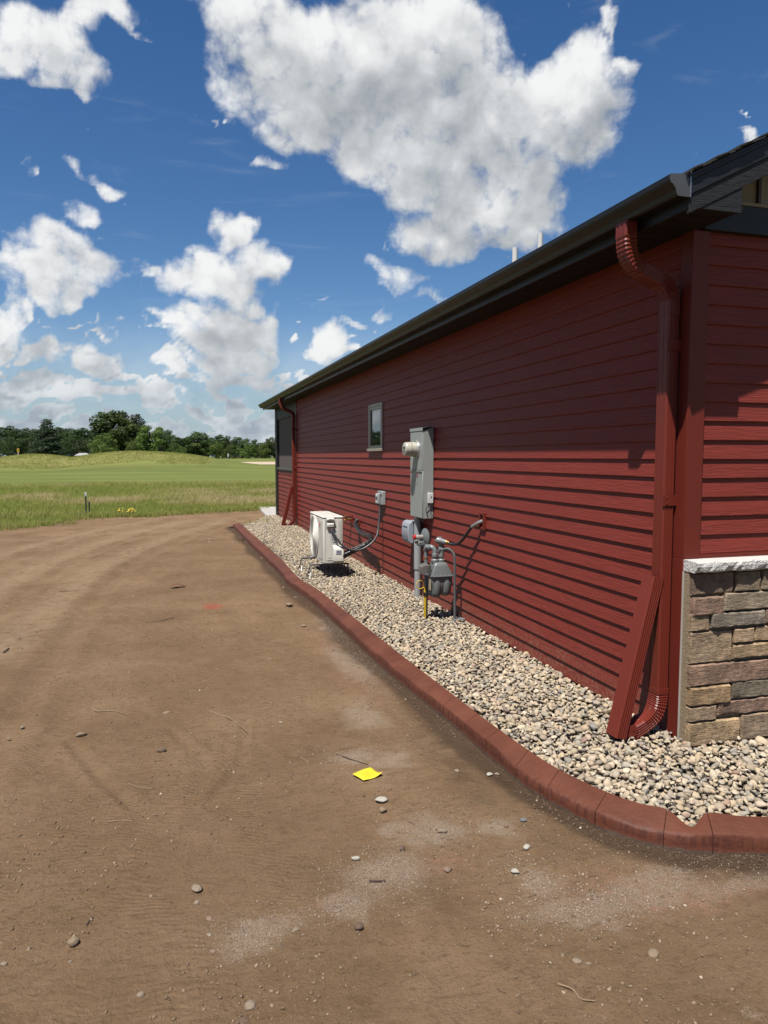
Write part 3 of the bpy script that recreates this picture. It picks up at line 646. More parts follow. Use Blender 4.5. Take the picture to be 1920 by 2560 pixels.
# corner trim
tr = MB().prism([(-.012, -.012), (.094, -.012), (.094, .006), (.006, .006), (.006, .072), (-.012, .072)], 'z', 1.012, TOP + .002).build("corner_trim", M_TRIM, house, bevel=.003)
MB().box(-.012, .006, -.0115, .072, -.05, 1.0125).build("corner_trim", M_TRIM, house, bevel=.003)
MB().box(-.0128, -.0035, -.0165, -.0125, -.05, .949).build("edge_strip", paint("edge_strip", (.50, .47, .42), .6), house)
# stone wainscot
def wain():
    mort = NT("mortar"); p = mort.pos(); mort.color(mort.mix(mort.noise(p, 30, 5, .65), (.24, .175, .105), (.40, .31, .20))); mort.rough(.95); mort.bump(mort.noise(p, 90, 4), .6, .008)
    wn_ = MB().box(-.003, 3.4, -.052, .033, -.05, .950).build("stone_wainscot", mort.m, house)
    cols = [(.085, .062, .056), (.105, .088, .070), (.115, .098, .078), (.130, .088, .078), (.165, .150, .130), (.175, .140, .105), (.120, .115, .110), (.210, .165, .115), (.185, .150, .115), (.22, .175, .13), (.24, .19, .135), (.125, .090, .082), (.19, .14, .088), (.105, .098, .088), (.17, .135, .105), (.145, .100, .085), (.235, .185, .125), (.19, .155, .125)]
    ms = []
    for j, c in enumerate([(a * 1.85 + .05, b * 1.60 + .038, d * 1.30 + .022) for a, b, d in cols]):
        t = NT("ledge_stone_%d" % j); p = t.objco(); n1 = t.noise(p, 11, 6, .68, .8); n2 = t.noise(t.scaled(p, (18, 18, 70)), 1.0, 5, .7)
        cc = t.mix(t.smooth(n1, .35, .7), tuple(x * .62 for x in c), tuple(min(1, x * 1.35) for x in c)); cc = t.mix(t.math('MULTIPLY', t.smooth(n2, .55, .8), .55), cc, tuple(x * .45 for x in c))
        cc = t.mix(t.math('MULTIPLY', t.smooth(t.noise(p, 5, 3), .55, .75), .35), cc, (.30, .27, .24))
        t.color(cc); t.rough(.85); t.bump(t.math('ADD', n1, n2), .8, .014); ms.append(t.m)
    S = [(.004, .832, .262, .945, 0), (.270, .838, .430, .945, 1), (.438, .838, .60, .945, 2), (.008, .722, .196, .818, 3), (.206, .738, .62, .832, 4), (.004, .640, .117, .722, 5), (.128, .652, .470, .728, 6), (.478, .655, .66, .730, 11),
         (.004, .465, .266, .632, 8), (.276, .560, .405, .636, 9), (.415, .560, .64, .640, 10), (.270, .475, .62, .548, 7), (.004, .345, .60, .457, 15), (.004, .240, .262, .337, 12), (.276, .252, .62, .345, 13), (.004, .155, .178, .232, 14), (.188, .166, .60, .243, 3), (.004, .02, .335, .147, 16), (.347, .02, .62, .157, 17)]
    rng = random.Random(3); z = .945
    while z > .05:
        h = rng.choice([.075, .085, .10, .115]); x = .68 if int(z * 100) % 2 else .66
        while x < 3.3:
            w = rng.uniform(.13, .38); S.append((x, max(z - h, .0) + .009, x + w - .01, z, rng.randrange(18))); x += w
        z -= h
    for (x0, z0, x1, z1, ci) in S:
        bx_, bz_ = .006 / (x1 - x0), .006 / (z1 - z0)
        b = bmesh.new(); cx, cz = (x0 + x1) / 2, (z0 + z1) / 2; nx = max(5, int((x1 - x0) / .028) + 2); nz = max(4, int((z1 - z0) / .024) + 2); d = rng.uniform(.022, .038)
        g = {}
        for i in range(nx + 1):
            for k in range(nz + 1):
                u = (0, 1)[i == nx] if i in (0, nx) else (bx_ if i == 1 else 1 - bx_ if i == nx - 1 else bx_ + (1 - 2 * bx_) * (i - 1) / (nx - 2)); w = (0, 1)[k == nz] if k in (0, nz) else (bz_ if k == 1 else 1 - bz_ if k == nz - 1 else bz_ + (1 - 2 * bz_) * (k - 1) / (nz - 2)); ed = min(min(u, 1 - u) * (x1 - x0), min(w, 1 - w) * (z1 - z0)); e = 0 if ed < .001 else 1
                jx = rng.uniform(-.003, .003); jz = rng.uniform(-.003, .003)
                y = -(.72 + .28 * e) * d - (rng.uniform(-.0035, .0035) if e > .9 else 0)
                g[i, k] = b.verts.new((x0 + u * (x1 - x0) - cx + jx, y, z0 + w * (z1 - z0) - cz + jz))
        for i in range(nx):
            for k in range(nz): b.faces.new((g[i, k], g[i + 1, k], g[i + 1, k + 1], g[i, k + 1]))
        be = [e for e in b.edges if e.is_boundary]; r_ = bmesh.ops.extrude_edge_only(b, edges=be)
        for v in [v for v in r_["geom"] if isinstance(v, bmesh.types.BMVert)]: v.co.y = .006
        bmesh.ops.recalc_face_normals(b, faces=b.faces); me = bpy.data.meshes.new("stone"); b.to_mesh(me); b.free(); me.materials.append(ms[ci]); me.polygons.foreach_set("use_smooth", [True] * len(me.polygons)); me.set_sharp_from_angle(angle=math.radians(28))
        o = bpy.data.objects.new("stone", me); COL.objects.link(o); o.parent = wn_; o.location = (cx, -.052, cz)
    # rough pale cap stones
    t = NT("limestone_cap"); p = t.pos(); n1 = t.noise(p, 28, 6, .7); t.color(t.mix(n1, (.55, .53, .50), (.80, .79, .76))); t.rough(.85); t.bump(t.math('ADD', n1, t.noise(p, 90, 4)), .9, .012)
    x = -.006
    for w in (.62, .75, .70, .80, .6):
        b = bmesh.new(); g = {}; nx = 26; prof = [(.004, .952), (-.095, .951), (-.112, .962), (-.116, .985), (-.113, 1.003), (-.105, 1.009), (.004, 1.0115)]
        for i in range(nx + 1):
            for k, (yy, zz) in enumerate(prof):
                j = (rng.uniform(-.004, .003) + .003 * math.sin(i * .7 + k + x * 9)) if 1 <= k <= 4 else 0; g[i, k] = b.verts.new((x + w * i / nx, yy + j, zz + (j * .35 if k in (1, 2) else 0)))
        for i in range(nx):
            for k in range(len(prof) - 1): b.faces.new((g[i, k], g[i, k + 1], g[i + 1, k + 1], g[i + 1, k]))
        b.faces.new([g[0, k] for k in range(len(prof))]); b.faces.new([g[nx, k] for k in range(len(prof))][::-1])
        bmesh.ops.recalc_face_normals(b, faces=b.faces); me = bpy.data.meshes.new("cap_stone"); b.to_mesh(me); b.free(); me.materials.append(t.m)
        o = bpy.data.objects.new("cap_stone", me); COL.objects.link(o); o.parent = wn_; x += w + .006
wain()
MB().box(.092, 3.4, -.0065, .004, 1.0125, 1.0335).build("flashing", M_TRIM, house)
# frieze, gable panel with battens
MB().box(.046, 3.6, -.028, .034, TOP + .0045, 2.842).build("frieze_board", M_NAVY, house, bevel=.003)
MB().box(.02, 3.6, -.034, .03, 2.8425, 2.858).build("drip_trim", M_BEIGE, house)
gp = MB().add([(.02, -.006, 2.856), (3.97, -.006, 2.856), (3.97, -.006, 4.86), (.02, -.006, 2.89), (.02, .03, 2.856), (3.97, .03, 2.856), (3.97, .03, 4.86), (.02, .03, 2.89)], [(0, 1, 2, 3), (7, 6, 5, 4), (0, 4, 5, 1), (1, 5, 6, 2), (2, 6, 7, 3), (3, 7, 4, 0)]).build("gable_panel", M_BEIGE, house)
for k in range(9): MB().box(.376 + .30 * k, .394 + .30 * k, -.022, -.0065, 2.8585, 2.96 + .5 * (.37 + .3 * k)).build("batten", paint("brown_batten", (.055, .032, .020), .6), gp)
# eaves: all in the roof's slight tilt along y
YN, YF = -.305, 15.72
def eave(mbx): mbx.v = [(x, y, z + TILT * y) for x, y, z in mbx.v]; return mbx
soff = eave(MB().box(-.262, .033, YN + .012, YF - .02, TOP + .012, TOP + .03)).build("soffit", M_SOFF, house)
y = YN + .014
while y < YF - .05:
    yy = min(y + .098, YF - .022); eave(MB().box(-.262, -.001 if y > -.05 else .010, y, yy - .006, TOP - .0002, TOP + .0118)).build("soffit_panel", M_SOFF, soff); y += .098
eave(MB().box(-.282, -.263, YN, YF, 2.686, 2.862)).build("fascia", M_BLACK, house, bevel=.003)
gut = eave(MB().prism([(-.2825, 2.735), (-.345, 2.735), (-.352, 2.742), (-.358, 2.762), (-.372, 2.782), (-.387, 2.792), (-.391, 2.802), (-.391, 2.826), (-.384, 2.8285), (-.379, 2.822), (-.381, 2.806), (-.371, 2.795), (-.352, 2.780), (-.347, 2.752), (-.342, 2.741), (-.2865, 2.741), (-.2865, 2.838), (-.2825, 2.838)], 'y', YN - .006, YF + .02)).build("gutter", M_BLACK, house)
for yy in (YN - .0105, YF + .0205): eave(MB().prism([(-.2825, 2.734), (-.345, 2.734), (-.353, 2.742), (-.359, 2.762), (-.373, 2.782), (-.388, 2.792), (-.392, 2.802), (-.392, 2.827), (-.2825, 2.839)], 'y', yy, yy + .004)).build("end_cap", paint("grey_end_cap", (.085, .088, .092), .35), gut)
MB().box(-.2865, -.280, YN - .014, YN - .0105, 2.732, 2.850).build("end_cap", paint("alu_edge", (.5, .5, .5), .3, metal=.8), gut)
# roof slab, courses of shingles, rake boards, boxed return
SL = .5
def roofz(x): return 3.010 + SL * x
rf = MB(); P = []
for yy in (YN - .015, YF + .01): P += [(-.297, yy, roofz(-.297) - .030 + TILT * yy), (4.1, yy, roofz(4.1) - .030 + TILT * yy), (4.1, yy, roofz(4.1) - .045 + TILT * yy), (-.297, yy, roofz(-.297) - .045 + TILT * yy)]
rf.add(P, [(0, 1, 2, 3), (7, 6, 5, 4), (0, 4, 5, 1), (1, 5, 6, 2), (2, 6, 7, 3), (3, 7, 4, 0)]); roof = rf.build("roof", M_NAVY, house, label="dark shingled roof")
mb = MB(); P = []
for yy in (YN, YF): P += [(4.1, yy, roofz(4.1) - .031), (8.4, yy, roofz(4.1) - 2.18), (8.4, yy, roofz(4.1) - 2.22), (4.1, yy, roofz(4.1) - .07)]
mb.add(P, [(0, 1, 2, 3), (7, 6, 5, 4), (0, 4, 5, 1), (1, 5, 6, 2), (2, 6, 7, 3), (3, 7, 4, 0)]); mb.build("roof_slope", M_SHING, roof)
rs = random.Random(9)
for k in range(34):
    x0 = -.312 + .126 * k; x1 = x0 + .165; th = rs.uniform(.004, .007); lift0 = rs.uniform(.007, .011); ov = rs.uniform(.010, .024); P = []
    for yy in (YN - .016 - ov, YF + .015):
        for x, l in ((x0, lift0), (x1, .002)): P += [(x, yy, roofz(x) - .0295 + l + TILT * yy), (x, yy, roofz(x) - .0295 + l + th + TILT * yy)]
    MB().add(P, [(0, 1, 3, 2), (6, 7, 5, 4), (0, 4, 5, 1), (1, 5, 7, 3), (3, 7, 6, 2), (2, 6, 4, 0)]).build("shingle_course", M_SHING, roof)
    if k < 12:                                                # lifted tabs that show on the rake edge
        y0 = YN - .016 - ov - .004; xa = x0 + rs.uniform(0, .03); xb = xa + rs.uniform(.05, .10); P = []
        for yy in (y0, y0 + .3):
            for x, l in ((xa, .012), (xb, .009)): P += [(x, yy, roofz(x) - .028 + l), (x, yy, roofz(x) - .028 + l + rs.uniform(.004, .009))]
        MB().add(P, [(0, 1, 3, 2), (6, 7, 5, 4), (0, 4, 5, 1), (1, 5, 7, 3), (3, 7, 6, 2), (2, 6, 4, 0)]).build("shingle_tab", M_SHING, roof)
def rake(name, y0, y1, lo, hi, xa, xb, mat, parent=house):
    P = []
    for yy in (y0, y1): P += [(xa, yy, roofz(xa) + lo), (xb, yy, roofz(xb) + lo), (xb, yy, roofz(xb) + hi), (xa, yy, roofz(xa) + hi)]
    return MB().add(P, [(3, 2, 1, 0), (4, 5, 6, 7), (0, 1, 5, 4), (1, 2, 6, 5), (2, 3, 7, 6), (3, 0, 4, 7)]).build(name, mat, parent, bevel=.002)
rake("rake_board", YN - .004, YN + .018, -.207, -.125, -.2795, 4.1, M_CHAR)
rake("rake_board", YN - .010, YN + .014, -.1245, -.062, -.2795, 4.1, M_NAVY)
rake("rake_board", YN - .016, YN + .012, -.0615, -.046, -.2795, 4.1, M_NAVY)
rake("rake_soffit", YN + .0185, .03, -.19, -.165, .016, 4.0, M_SOFF)
# boxed eave return: its face follows the rake
P = []
for yy in (YN, YN + .02): P += [(-.262, yy, 2.693), (.014, yy, 2.693), (.014, yy, roofz(.014) - .2075), (-.262, yy, max(roofz(-.262) - .2075, 2.694))]
MB().add(P, [(3, 2, 1, 0), (4, 5, 6, 7), (0, 1, 5, 4), (1, 2, 6, 5), (2, 3, 7, 6), (3, 0, 4, 7)]).build("eave_return", M_CHARX, house)
MB().add([(.0135, YN + .0205, 2.7005), (.0135, .03, 2.7005), (.0135, .03, 2.82), (.0135, YN + .0205, 2.82), (.002, YN + .0205, 2.7005), (.002, .03, 2.7005), (.002, .03, 2.82), (.002, YN + .0205, 2.82)], [(0, 1, 2, 3), (7, 6, 5, 4), (0, 4, 5, 1), (1, 5, 6, 2), (2, 6, 7, 3), (3, 7, 4, 0)]).build("return_side", M_CHARX, house)
for (x, y, zt_) in ((1.49, 5.0, 4.075), (1.83, 5.0, 4.275)): MB().lathe([(.034, 0), (.034, zt_ - roofz(x) + .06), (.028, zt_ - roofz(x) + .06), (.028, .1)], (x, y, roofz(x) - .05), (0, 0, 1), 18).build("vent_pipe", M_PVC, roof, smooth=True)

# window
M_FRAME = paint("tan_window_frame", (.36, .325, .265), .4, .04, 3)
w0, w1, z0, z1 = WIN
win = MB().box(-.010, .030, w0 - .012, w0 + .035, z0 + .024, z1 - .02).box(-.010, .030, w1 - .035, w1 + .012, z0 + .024, z1 - .02).box(-.010, .030, w0 - .012, w1 + .012, z1 - .0195, z1 + .018).build("window", M_FRAME, house, bevel=.003)
MB().box(-.006, .026, w0 + .0355, w0 + .075, z0 + .065, z1 - .06).box(-.006, .026, w1 - .075, w1 - .0355, z0 + .065, z1 - .06).box(-.0062, .026, w0 + .0355, w1 - .0355, z1 - .0595, z1 - .0205).box(-.0062, .026, w0 + .0355, w1 - .0355, z0 + .026, z0 + .0645).build("sash", M_FRAME, win, bevel=.003)
MB().box(-.030, .030, w0 - .014, w1 + .014, z0 - .012, z0 + .0235).build("sill", M_FRAME, win, bevel=.004)
t = NT("window_glass"); t.color((.008, .010, .012)); t.rough(.03); t.b.inputs["Specular IOR Level"].default_value = .9; t.b.inputs["Coat Weight"].default_value = .6; t.b.inputs["Coat Roughness"].default_value = .02; GLASS = t.m
MB().box(.010, .016, w0 + .0755, w1 - .0755, z0 + .0655, z1 - .0605).build("pane", GLASS, win)
# siding blocks round the pipe holes
for (a, b, c, d) in GAPB:
    bl = MB()
    bl.box(-.016, .012, a, a + .022, c, d).box(-.016, .012, b - .022, b, c, d).box(-.016, .012, a + .0222, b - .0222, c, c + .022).box(-.016, .012, a + .0222, b - .0222, d - .022, d).box(-.004, .006, a + .0222, b - .0222, c + .0222, d - .0222)
    bl.build("mounting_block", M_TRIM, house, bevel=.002)

# porch at the far end
PY0, PY1 = SIDE_END + .10, 15.40
pw = MB().box(.034, .16, PY0, PY1 - .05, -.05, 1.20).build("wall", M_FOUND, house, label="low porch wall under the screen")
side_boards(PY0 + .01, PY1 - .34, 0, 12, pw)
M_PORCH = paint("black_porch_trim", (.011, .011, .012), .55, .06, 5, spec=.2)
MB().box(-.006, .12, SIDE_END + .002, SIDE_END + .098, -.05, TOP + .085).build("porch_post", M_TRIM, house, bevel=.004)
MB().box(-.020, .13, PY1 - .335, PY1 + .01, -.05, TOP + .095).build("porch_post", M_PORCH, house, bevel=.006)
MB().box(-.008, .12, PY0 + .002, PY1 - .337, 2.50, TOP + .08).build("porch_header", M_PORCH, house, bevel=.004)
ps = MB().box(.000, .05, PY0 + .002, PY0 + .05, 1.285, 2.498).box(.000, .05, PY1 - .39, PY1 - .337, 1.285, 2.498).box(-.001, .05, PY0 + .051, PY1 - .391, 2.455, 2.498).build("porch_window", M_PORCH, house, bevel=.003)
t = NT("porch_screen"); p = t.pos(); t.color(t.mix(t.noise(p, 60, 3), (.075, .058, .050), (.115, .090, .078))); t.rough(.8)
MB().box(.028, .034, PY0 + .051, PY1 - .391, 1.286, 2.4545).build("screen", t.m, ps)
MB().box(-.022, .06, PY0 + .002, PY1 - .337, 1.235, 1.2845).build("sill", paint("olive_sill", (.085, .085, .075), .5), ps, bevel=.004)
MB().box(-.002, .05, PY0 + .002, PY1 - .337, 1.202, 1.2345).build("sill", M_PORCH, ps)
MB().box(.035, 8, PY1 - .049, PY1, -.05, TOP + .06).build("wall", M_PORCH, house, label="dark rear wall of the porch")
MB().box(7.9, 8.0, .2, 15.3, -.05, TOP).build("wall", M_FOUND, house, label="far long wall")

# downspouts
def ribbed(w, d, n=4, k=1.0):
    """rectangle section: ribs on the narrow faces, two shallow folds on the wide ones (a: across, b: out)"""
    P = []; hw, hd = w / 2 * k, d / 2 * k
    def face(a0, b0, a1, b1, nx, ny, n, r, f_lo, f_w):
        for i in range(n):
            f0 = f_lo + f_w * i / n; f1 = f_lo + f_w * (i + .5) / n
            for f, s_ in ((f0, 0), (f0 + .02, r), (f1, r), (f1 + .02, 0)): P.append((a0 + (a1 - a0) * f - nx * s_, b0 + (b1 - b0) * f - ny * s_))
    c = .008
    P.append((-hw + c, -hd)); face(-hw, -hd, hw, -hd, 0, -1, 2, .0018, .14, .80); P.append((hw - c, -hd)); P.append((hw, -hd + c)); face(hw, -hd, hw, hd, 1, 0, n, .0032, .16, .70); P.append((hw, hd - c)); P.append((hw - c, hd))
    face(hw, hd, -hw, hd, 0, 1, 2, .0018, .14, .80); P.append((-hw + c, hd)); P.append((-hw, hd - c)); face(-hw, hd, -hw, -hd, -1, 0, n, .0032, .16, .70); P.append((-hw, -hd + c)); return P
def downspout(y, label):
    W, D = .088, .070
    gz = 2.737 + TILT * y
    xc = -.0575                                               # pipe centre off the wall
    pipe = MB().sweep(ribbed(W, D), [(xc, y, 2.40), (xc, y, 1.6), (xc, y, .9), (xc, y, .245)], (0, 1, 0)).build("downspout", M_DOWN, house, smooth=True, label=label)
    def crimp(path, k0=1.03, amp=.05, lo=.0, hi=1.0):
        out = []; m = len(path)
        for i in range(m):
            f = i / (m - 1); k = k0 + (amp if (i % 2 == 0 and lo < f < hi) else 0); out.append(ribbed(W, D, 4, k))
        return out
    # upper offset elbow
    path = catmull([(-.328, y, gz), (-.328, y, gz - .085), (-.318, y, gz - .15), (-.285, y, gz - .205), (-.225, y, gz - .238), (-.150, y, gz - .268), (-.095, y, gz - .295), (-.067, y, gz - .335), (xc, y, gz - .39), (xc, y, 2.29)], 7)
    prof = []
    for i, p in enumerate(path):
        f = i / (len(path) - 1); k = 1.06 - (.085 if i % 2 and (.10 < f < .42 or .58 < f < .86) else 0); prof.append(ribbed(W, D, 4, k))
    MB().sweep(prof, path, (0, 1, 0)).build("elbow", M_DOWN, pipe)
    # lower elbow kicking out from the wall
    path = catmull([(xc, y, .30), (xc, y, .255), (xc - .004, y, .215), (-.078, y, .165), (-.110, y, .128), (-.155, y, .100), (-.205, y, .078), (-.245, y, .062)], 6)
    prof = []
    for i, p in enumerate(path):
        f = i / (len(path) - 1); k = 1.07 - (.085 if i % 2 and .08 < f < .70 else 0); prof.append(ribbed(W, D, 4, k))
    MB().sweep(prof, path, (0, 1, 0)).build("elbow", M_DOWN, pipe)
    # flip-up extension leaning back on the pipe
    ax = Vector((.205, 0, .845)).normalized(); b0 = Vector((-.315, y, .052)); t1 = b0 + ax * .885
    MB().sweep(ribbed(W * 1.12, D * 1.05), [b0, b0 + ax * .45, t1], (0, 1, 0), caps=False).build("extension", M_DOWN, pipe, smooth=True)
    MB().sweep(ribbed(W * 1.05, D * .97), [b0 + ax * .02, t1 - ax * .006], (0, 1, 0), caps=True).build("extension_lining", paint("downspout_inside", (.05, .02, .018), .7), pipe)
    for s in (-1, 1):
        MB().prism([(-.275, .058), (-.225, .060), (-.218, .100), (-.235, .122), (-.262, .120)], 'y', y + s * .051 - .0015, y + s * .051 + .0015).build("hinge", M_DOWN, pipe)
        MB().lathe([(.004, 0), (.004, .003), (.001, .005)], (-.245, y + s * .053, .095), (0, s, 0), 8).build("screw", M_TRIM, pipe)
    for z in (1.32, 2.13):
        for (ya, yb) in ((y - .0485, y - .0455),): MB().box(-.098, -.002, ya, yb, z - .028, z + .028).build("strap", M_TRIM, pipe)
        for zz in (-.016, .016): MB().lathe([(.0045, 0), (.0045, .002), (.001, .004)], (-.075, y - .0485, z + zz), (0, -1, 0), 8).build("screw", M_TRIM, pipe)
    return pipe
downspout(.098, "downspout at the near house corner with its extension flipped up")
downspout(12.24, "downspout at the porch corner with its extension flipped up")

# ------------------------------------------------------------------ electric meter cabinet
M_GREY = paint("utility_grey", (.34, .37, .355), .38, .04, 6); M_GREY2 = paint("conduit_grey", (.36, .375, .385), .45, .05, 8); M_DARK = paint("dark_rubber", (.018, .018, .019), .5, .1, 20)
M_STEEL = paint("galvanised", (.50, .50, .49), .35, .1, 25, metal=.7); M_WHITE = paint("white_sticker", (.72, .73, .75), .5, .04, 30); M_REDP = paint("red_plastic", (.55, .03, .035), .4)
t = NT("clear_cover"); t.color((.92, .93, .90)); t.rough(.05); t.b.inputs["Transmission Weight"].default_value = .85; t.b.inputs["IOR"].default_value = 1.25; CLEAR = t.m
def part(mb, name, mat, parent, **k): return keep(mb.build(name, mat, **k), parent)
def under(o, parent): o.parent = parent; return o
def cabinet():
    E = thing("meter_cabinet", (-.06, 3.97, .05), "tall grey electric meter cabinet with round glass meter on the red wall", "electric meter")
    y0, y1, z0, z1, xf = 3.785, 4.180, .915, 1.845, -.112
    part(MB().box(xf, -.001, y0, y1, z0, z1 - .001), "cabinet", M_GREY, E, bevel=.003)
    part(MB().prism([(-.000, z1 + .012), (xf - .014, z1 + .002), (xf - .014, z1 - .030), (xf - .011, z1 - .030), (xf - .011, z1), (-.0, z1 + .0005)], 'y', y0 - .006, y1 + .006), "rain_cap", M_GREY, E, bevel=.002)
    part(MB().box(xf - .010, xf - .0005, y0 + .003, y1 - .003, 1.412, z1 - .034), "cover", M_GREY, E, bevel=.004)
    part(MB().box(xf - .008, xf - .0005, y0 + .003, y1 - .003, z0 + .004, 1.404), "cover", M_GREY, E, bevel=.004)
    part(MB().box(xf - .016, xf - .0085, y0 + .003, y1 - .003, 1.396, 1.4075), "cover_lip", M_GREY, E, bevel=.002)
    my, mz = 3.965, 1.628
    part(MB().lathe([(.094, 0), (.094, .012), (.088, .020), (.083, .020), (.083, .0)], (xf - .0105, my, mz), (-1, 0, 0), 32), "meter_ring", paint("bright_ring", (.62, .63, .62), .25, metal=.6), E, smooth=True)
    m = part(MB().lathe([(.077, 0), (.076, .05), (.073, .110), (.069, .122), (.065, .125)], (xf - .022, my, mz), (-1, 0, 0), 32), "meter", paint("meter_body", (.50, .49, .42), .25, .05, 20), E, smooth=True)
    under(MB().lathe([(.062, 0), (.062, .003), (.058, .004)], (xf - .1465, my, mz), (-1, 0, 0), 28).build("dial", paint("meter_face", (.50, .48, .42), .3), smooth=True), m)
    under(MB().box(xf - .1525, xf - .1508, my - .030, my + .030, mz + .006, mz + .026).build("display", paint("meter_display", (.06, .065, .06), .2)), m)
    for k in range(4): under(MB().box(xf - .1523, xf - .1508, my - .034 + .008 * (k % 2), my + .030 - .01 * k, mz - .012 - .010 * k, mz - .009 - .010 * k).build("print_line", M_DARK), m)
    under(MB().lathe([(.0765, 0), (.0765, .003)], (xf - .080, my, mz), (-1, 0, 0), 32).build("meter_seam", M_DARK), m)
    part(MB().box(xf - .013, xf - .0105, 3.845, 3.885, 1.655, 1.690), "sticker", M_WHITE, E)
    part(MB().box(xf - .0165, xf - .0135, 3.935, 3.955, 1.345, 1.372), "seal_tag", M_REDP, E); part(MB().tube([(xf - .012, 3.945, 1.425), (xf - .018, 3.940, 1.40), (xf - .016, 3.945, 1.37)], .0015, 5), "seal_wire", M_STEEL, E)
    for k, (a, b) in enumerate(((3.93, 3.985), (3.925, 3.99), (3.94, 3.975))): part(MB().box(xf - .0095, xf - .0083, a, b, 1.276 - .011 * k, 1.280 - .011 * k), "embossed_line", paint("emboss", (.40, .42, .41), .4), E)
    part(MB().box(-.068, -.012, y0 - .030, y0 - .0005, 1.075, 1.180), "surge_box", M_WHITE, E, bevel=.004); part(MB().lathe([(.006, 0), (.006, .003)], (-.035, y0 - .0305, 1.14), (0, -1, 0), 12), "indicator", M_DARK, E)
    part(MB().tube(catmull([(-.05, y0 - .02, 1.076), (-.075, y0 - .018, 1.04), (-.085, y0 - .012, 1.0), (-.07, y0 - .012, .955), (-.06, y0 - .01, .925)], 5), .003, 6), "lead", M_DARK, E)
    part(MB().tube(catmull([(-.035, y0 - .02, 1.074), (-.05, y0 - .02, 1.02), (-.035, y0 - .02, .975), (-.020, y0 - .02, .955), (-.015, y0 - .01, .93)], 5), .0025, 6), "lead", M_STEEL, E)
    part(MB().box(xf - .013, xf - .0085, 3.99, 4.005, .905, .935), "latch", M_STEEL, E)
    c = part(MB().lathe([(.040, 0), (.040, .565), (.038, .567)], (-.056, 4.115, .350), (0, 0, 1), 24), "conduit", M_GREY2, E, smooth=True)
    under(MB().lathe([(.034, 0), (.034, .345)], (-.056, 4.115, .0), (0, 0, 1), 24).build("lower_conduit", M_GREY2, smooth=True), c)
    under(MB().lathe([(.0412, 0), (.0412, .010)], (-.056, 4.115, .342), (0, 0, 1), 24).build("conduit_collar", paint("collar_grey", (.26, .27, .28), .5)), c)
cabinet()
def telecom():
    E = thing("telephone_box", (-.09, 4.30, .60), "small blue-grey telephone box with rounded cover beside the grey conduit", "utility box")
    m = paint("telecom_grey", (.33, .36, .41), .5, .04, 8)
    part(MB().box(-.075, -.001, 4.19, 4.40, .615, .85), "back_box", m, E, bevel=.006)
    part(MB().prism([(-.076, .605), (-.120, .612), (-.138, .640), (-.146, .730), (-.138, .82), (-.118, .848), (-.076, .857)], 'y', 4.180, 4.410), "cover", m, E, bevel=.010, segs=3)
    part(MB().box(-.1465, -.139, 4.215, 4.375, .790, .797), "cover_groove", paint("telecom_groove", (.18, .20, .23), .5), E); part(MB().box(-.1465, -.138, 4.215, 4.375, .655, .661), "cover_groove", MATS["telecom_groove"], E)
    part(MB().lathe([(.008, 0), (.008, .014)], (-.07, 4.182, .735), (0, -1, 0), 10), "screw", M_STEEL, E)
    part(MB().box(-.07, -.06, 4.155, 4.188, .70, .77), "bracket", M_DARK, E)
telecom()

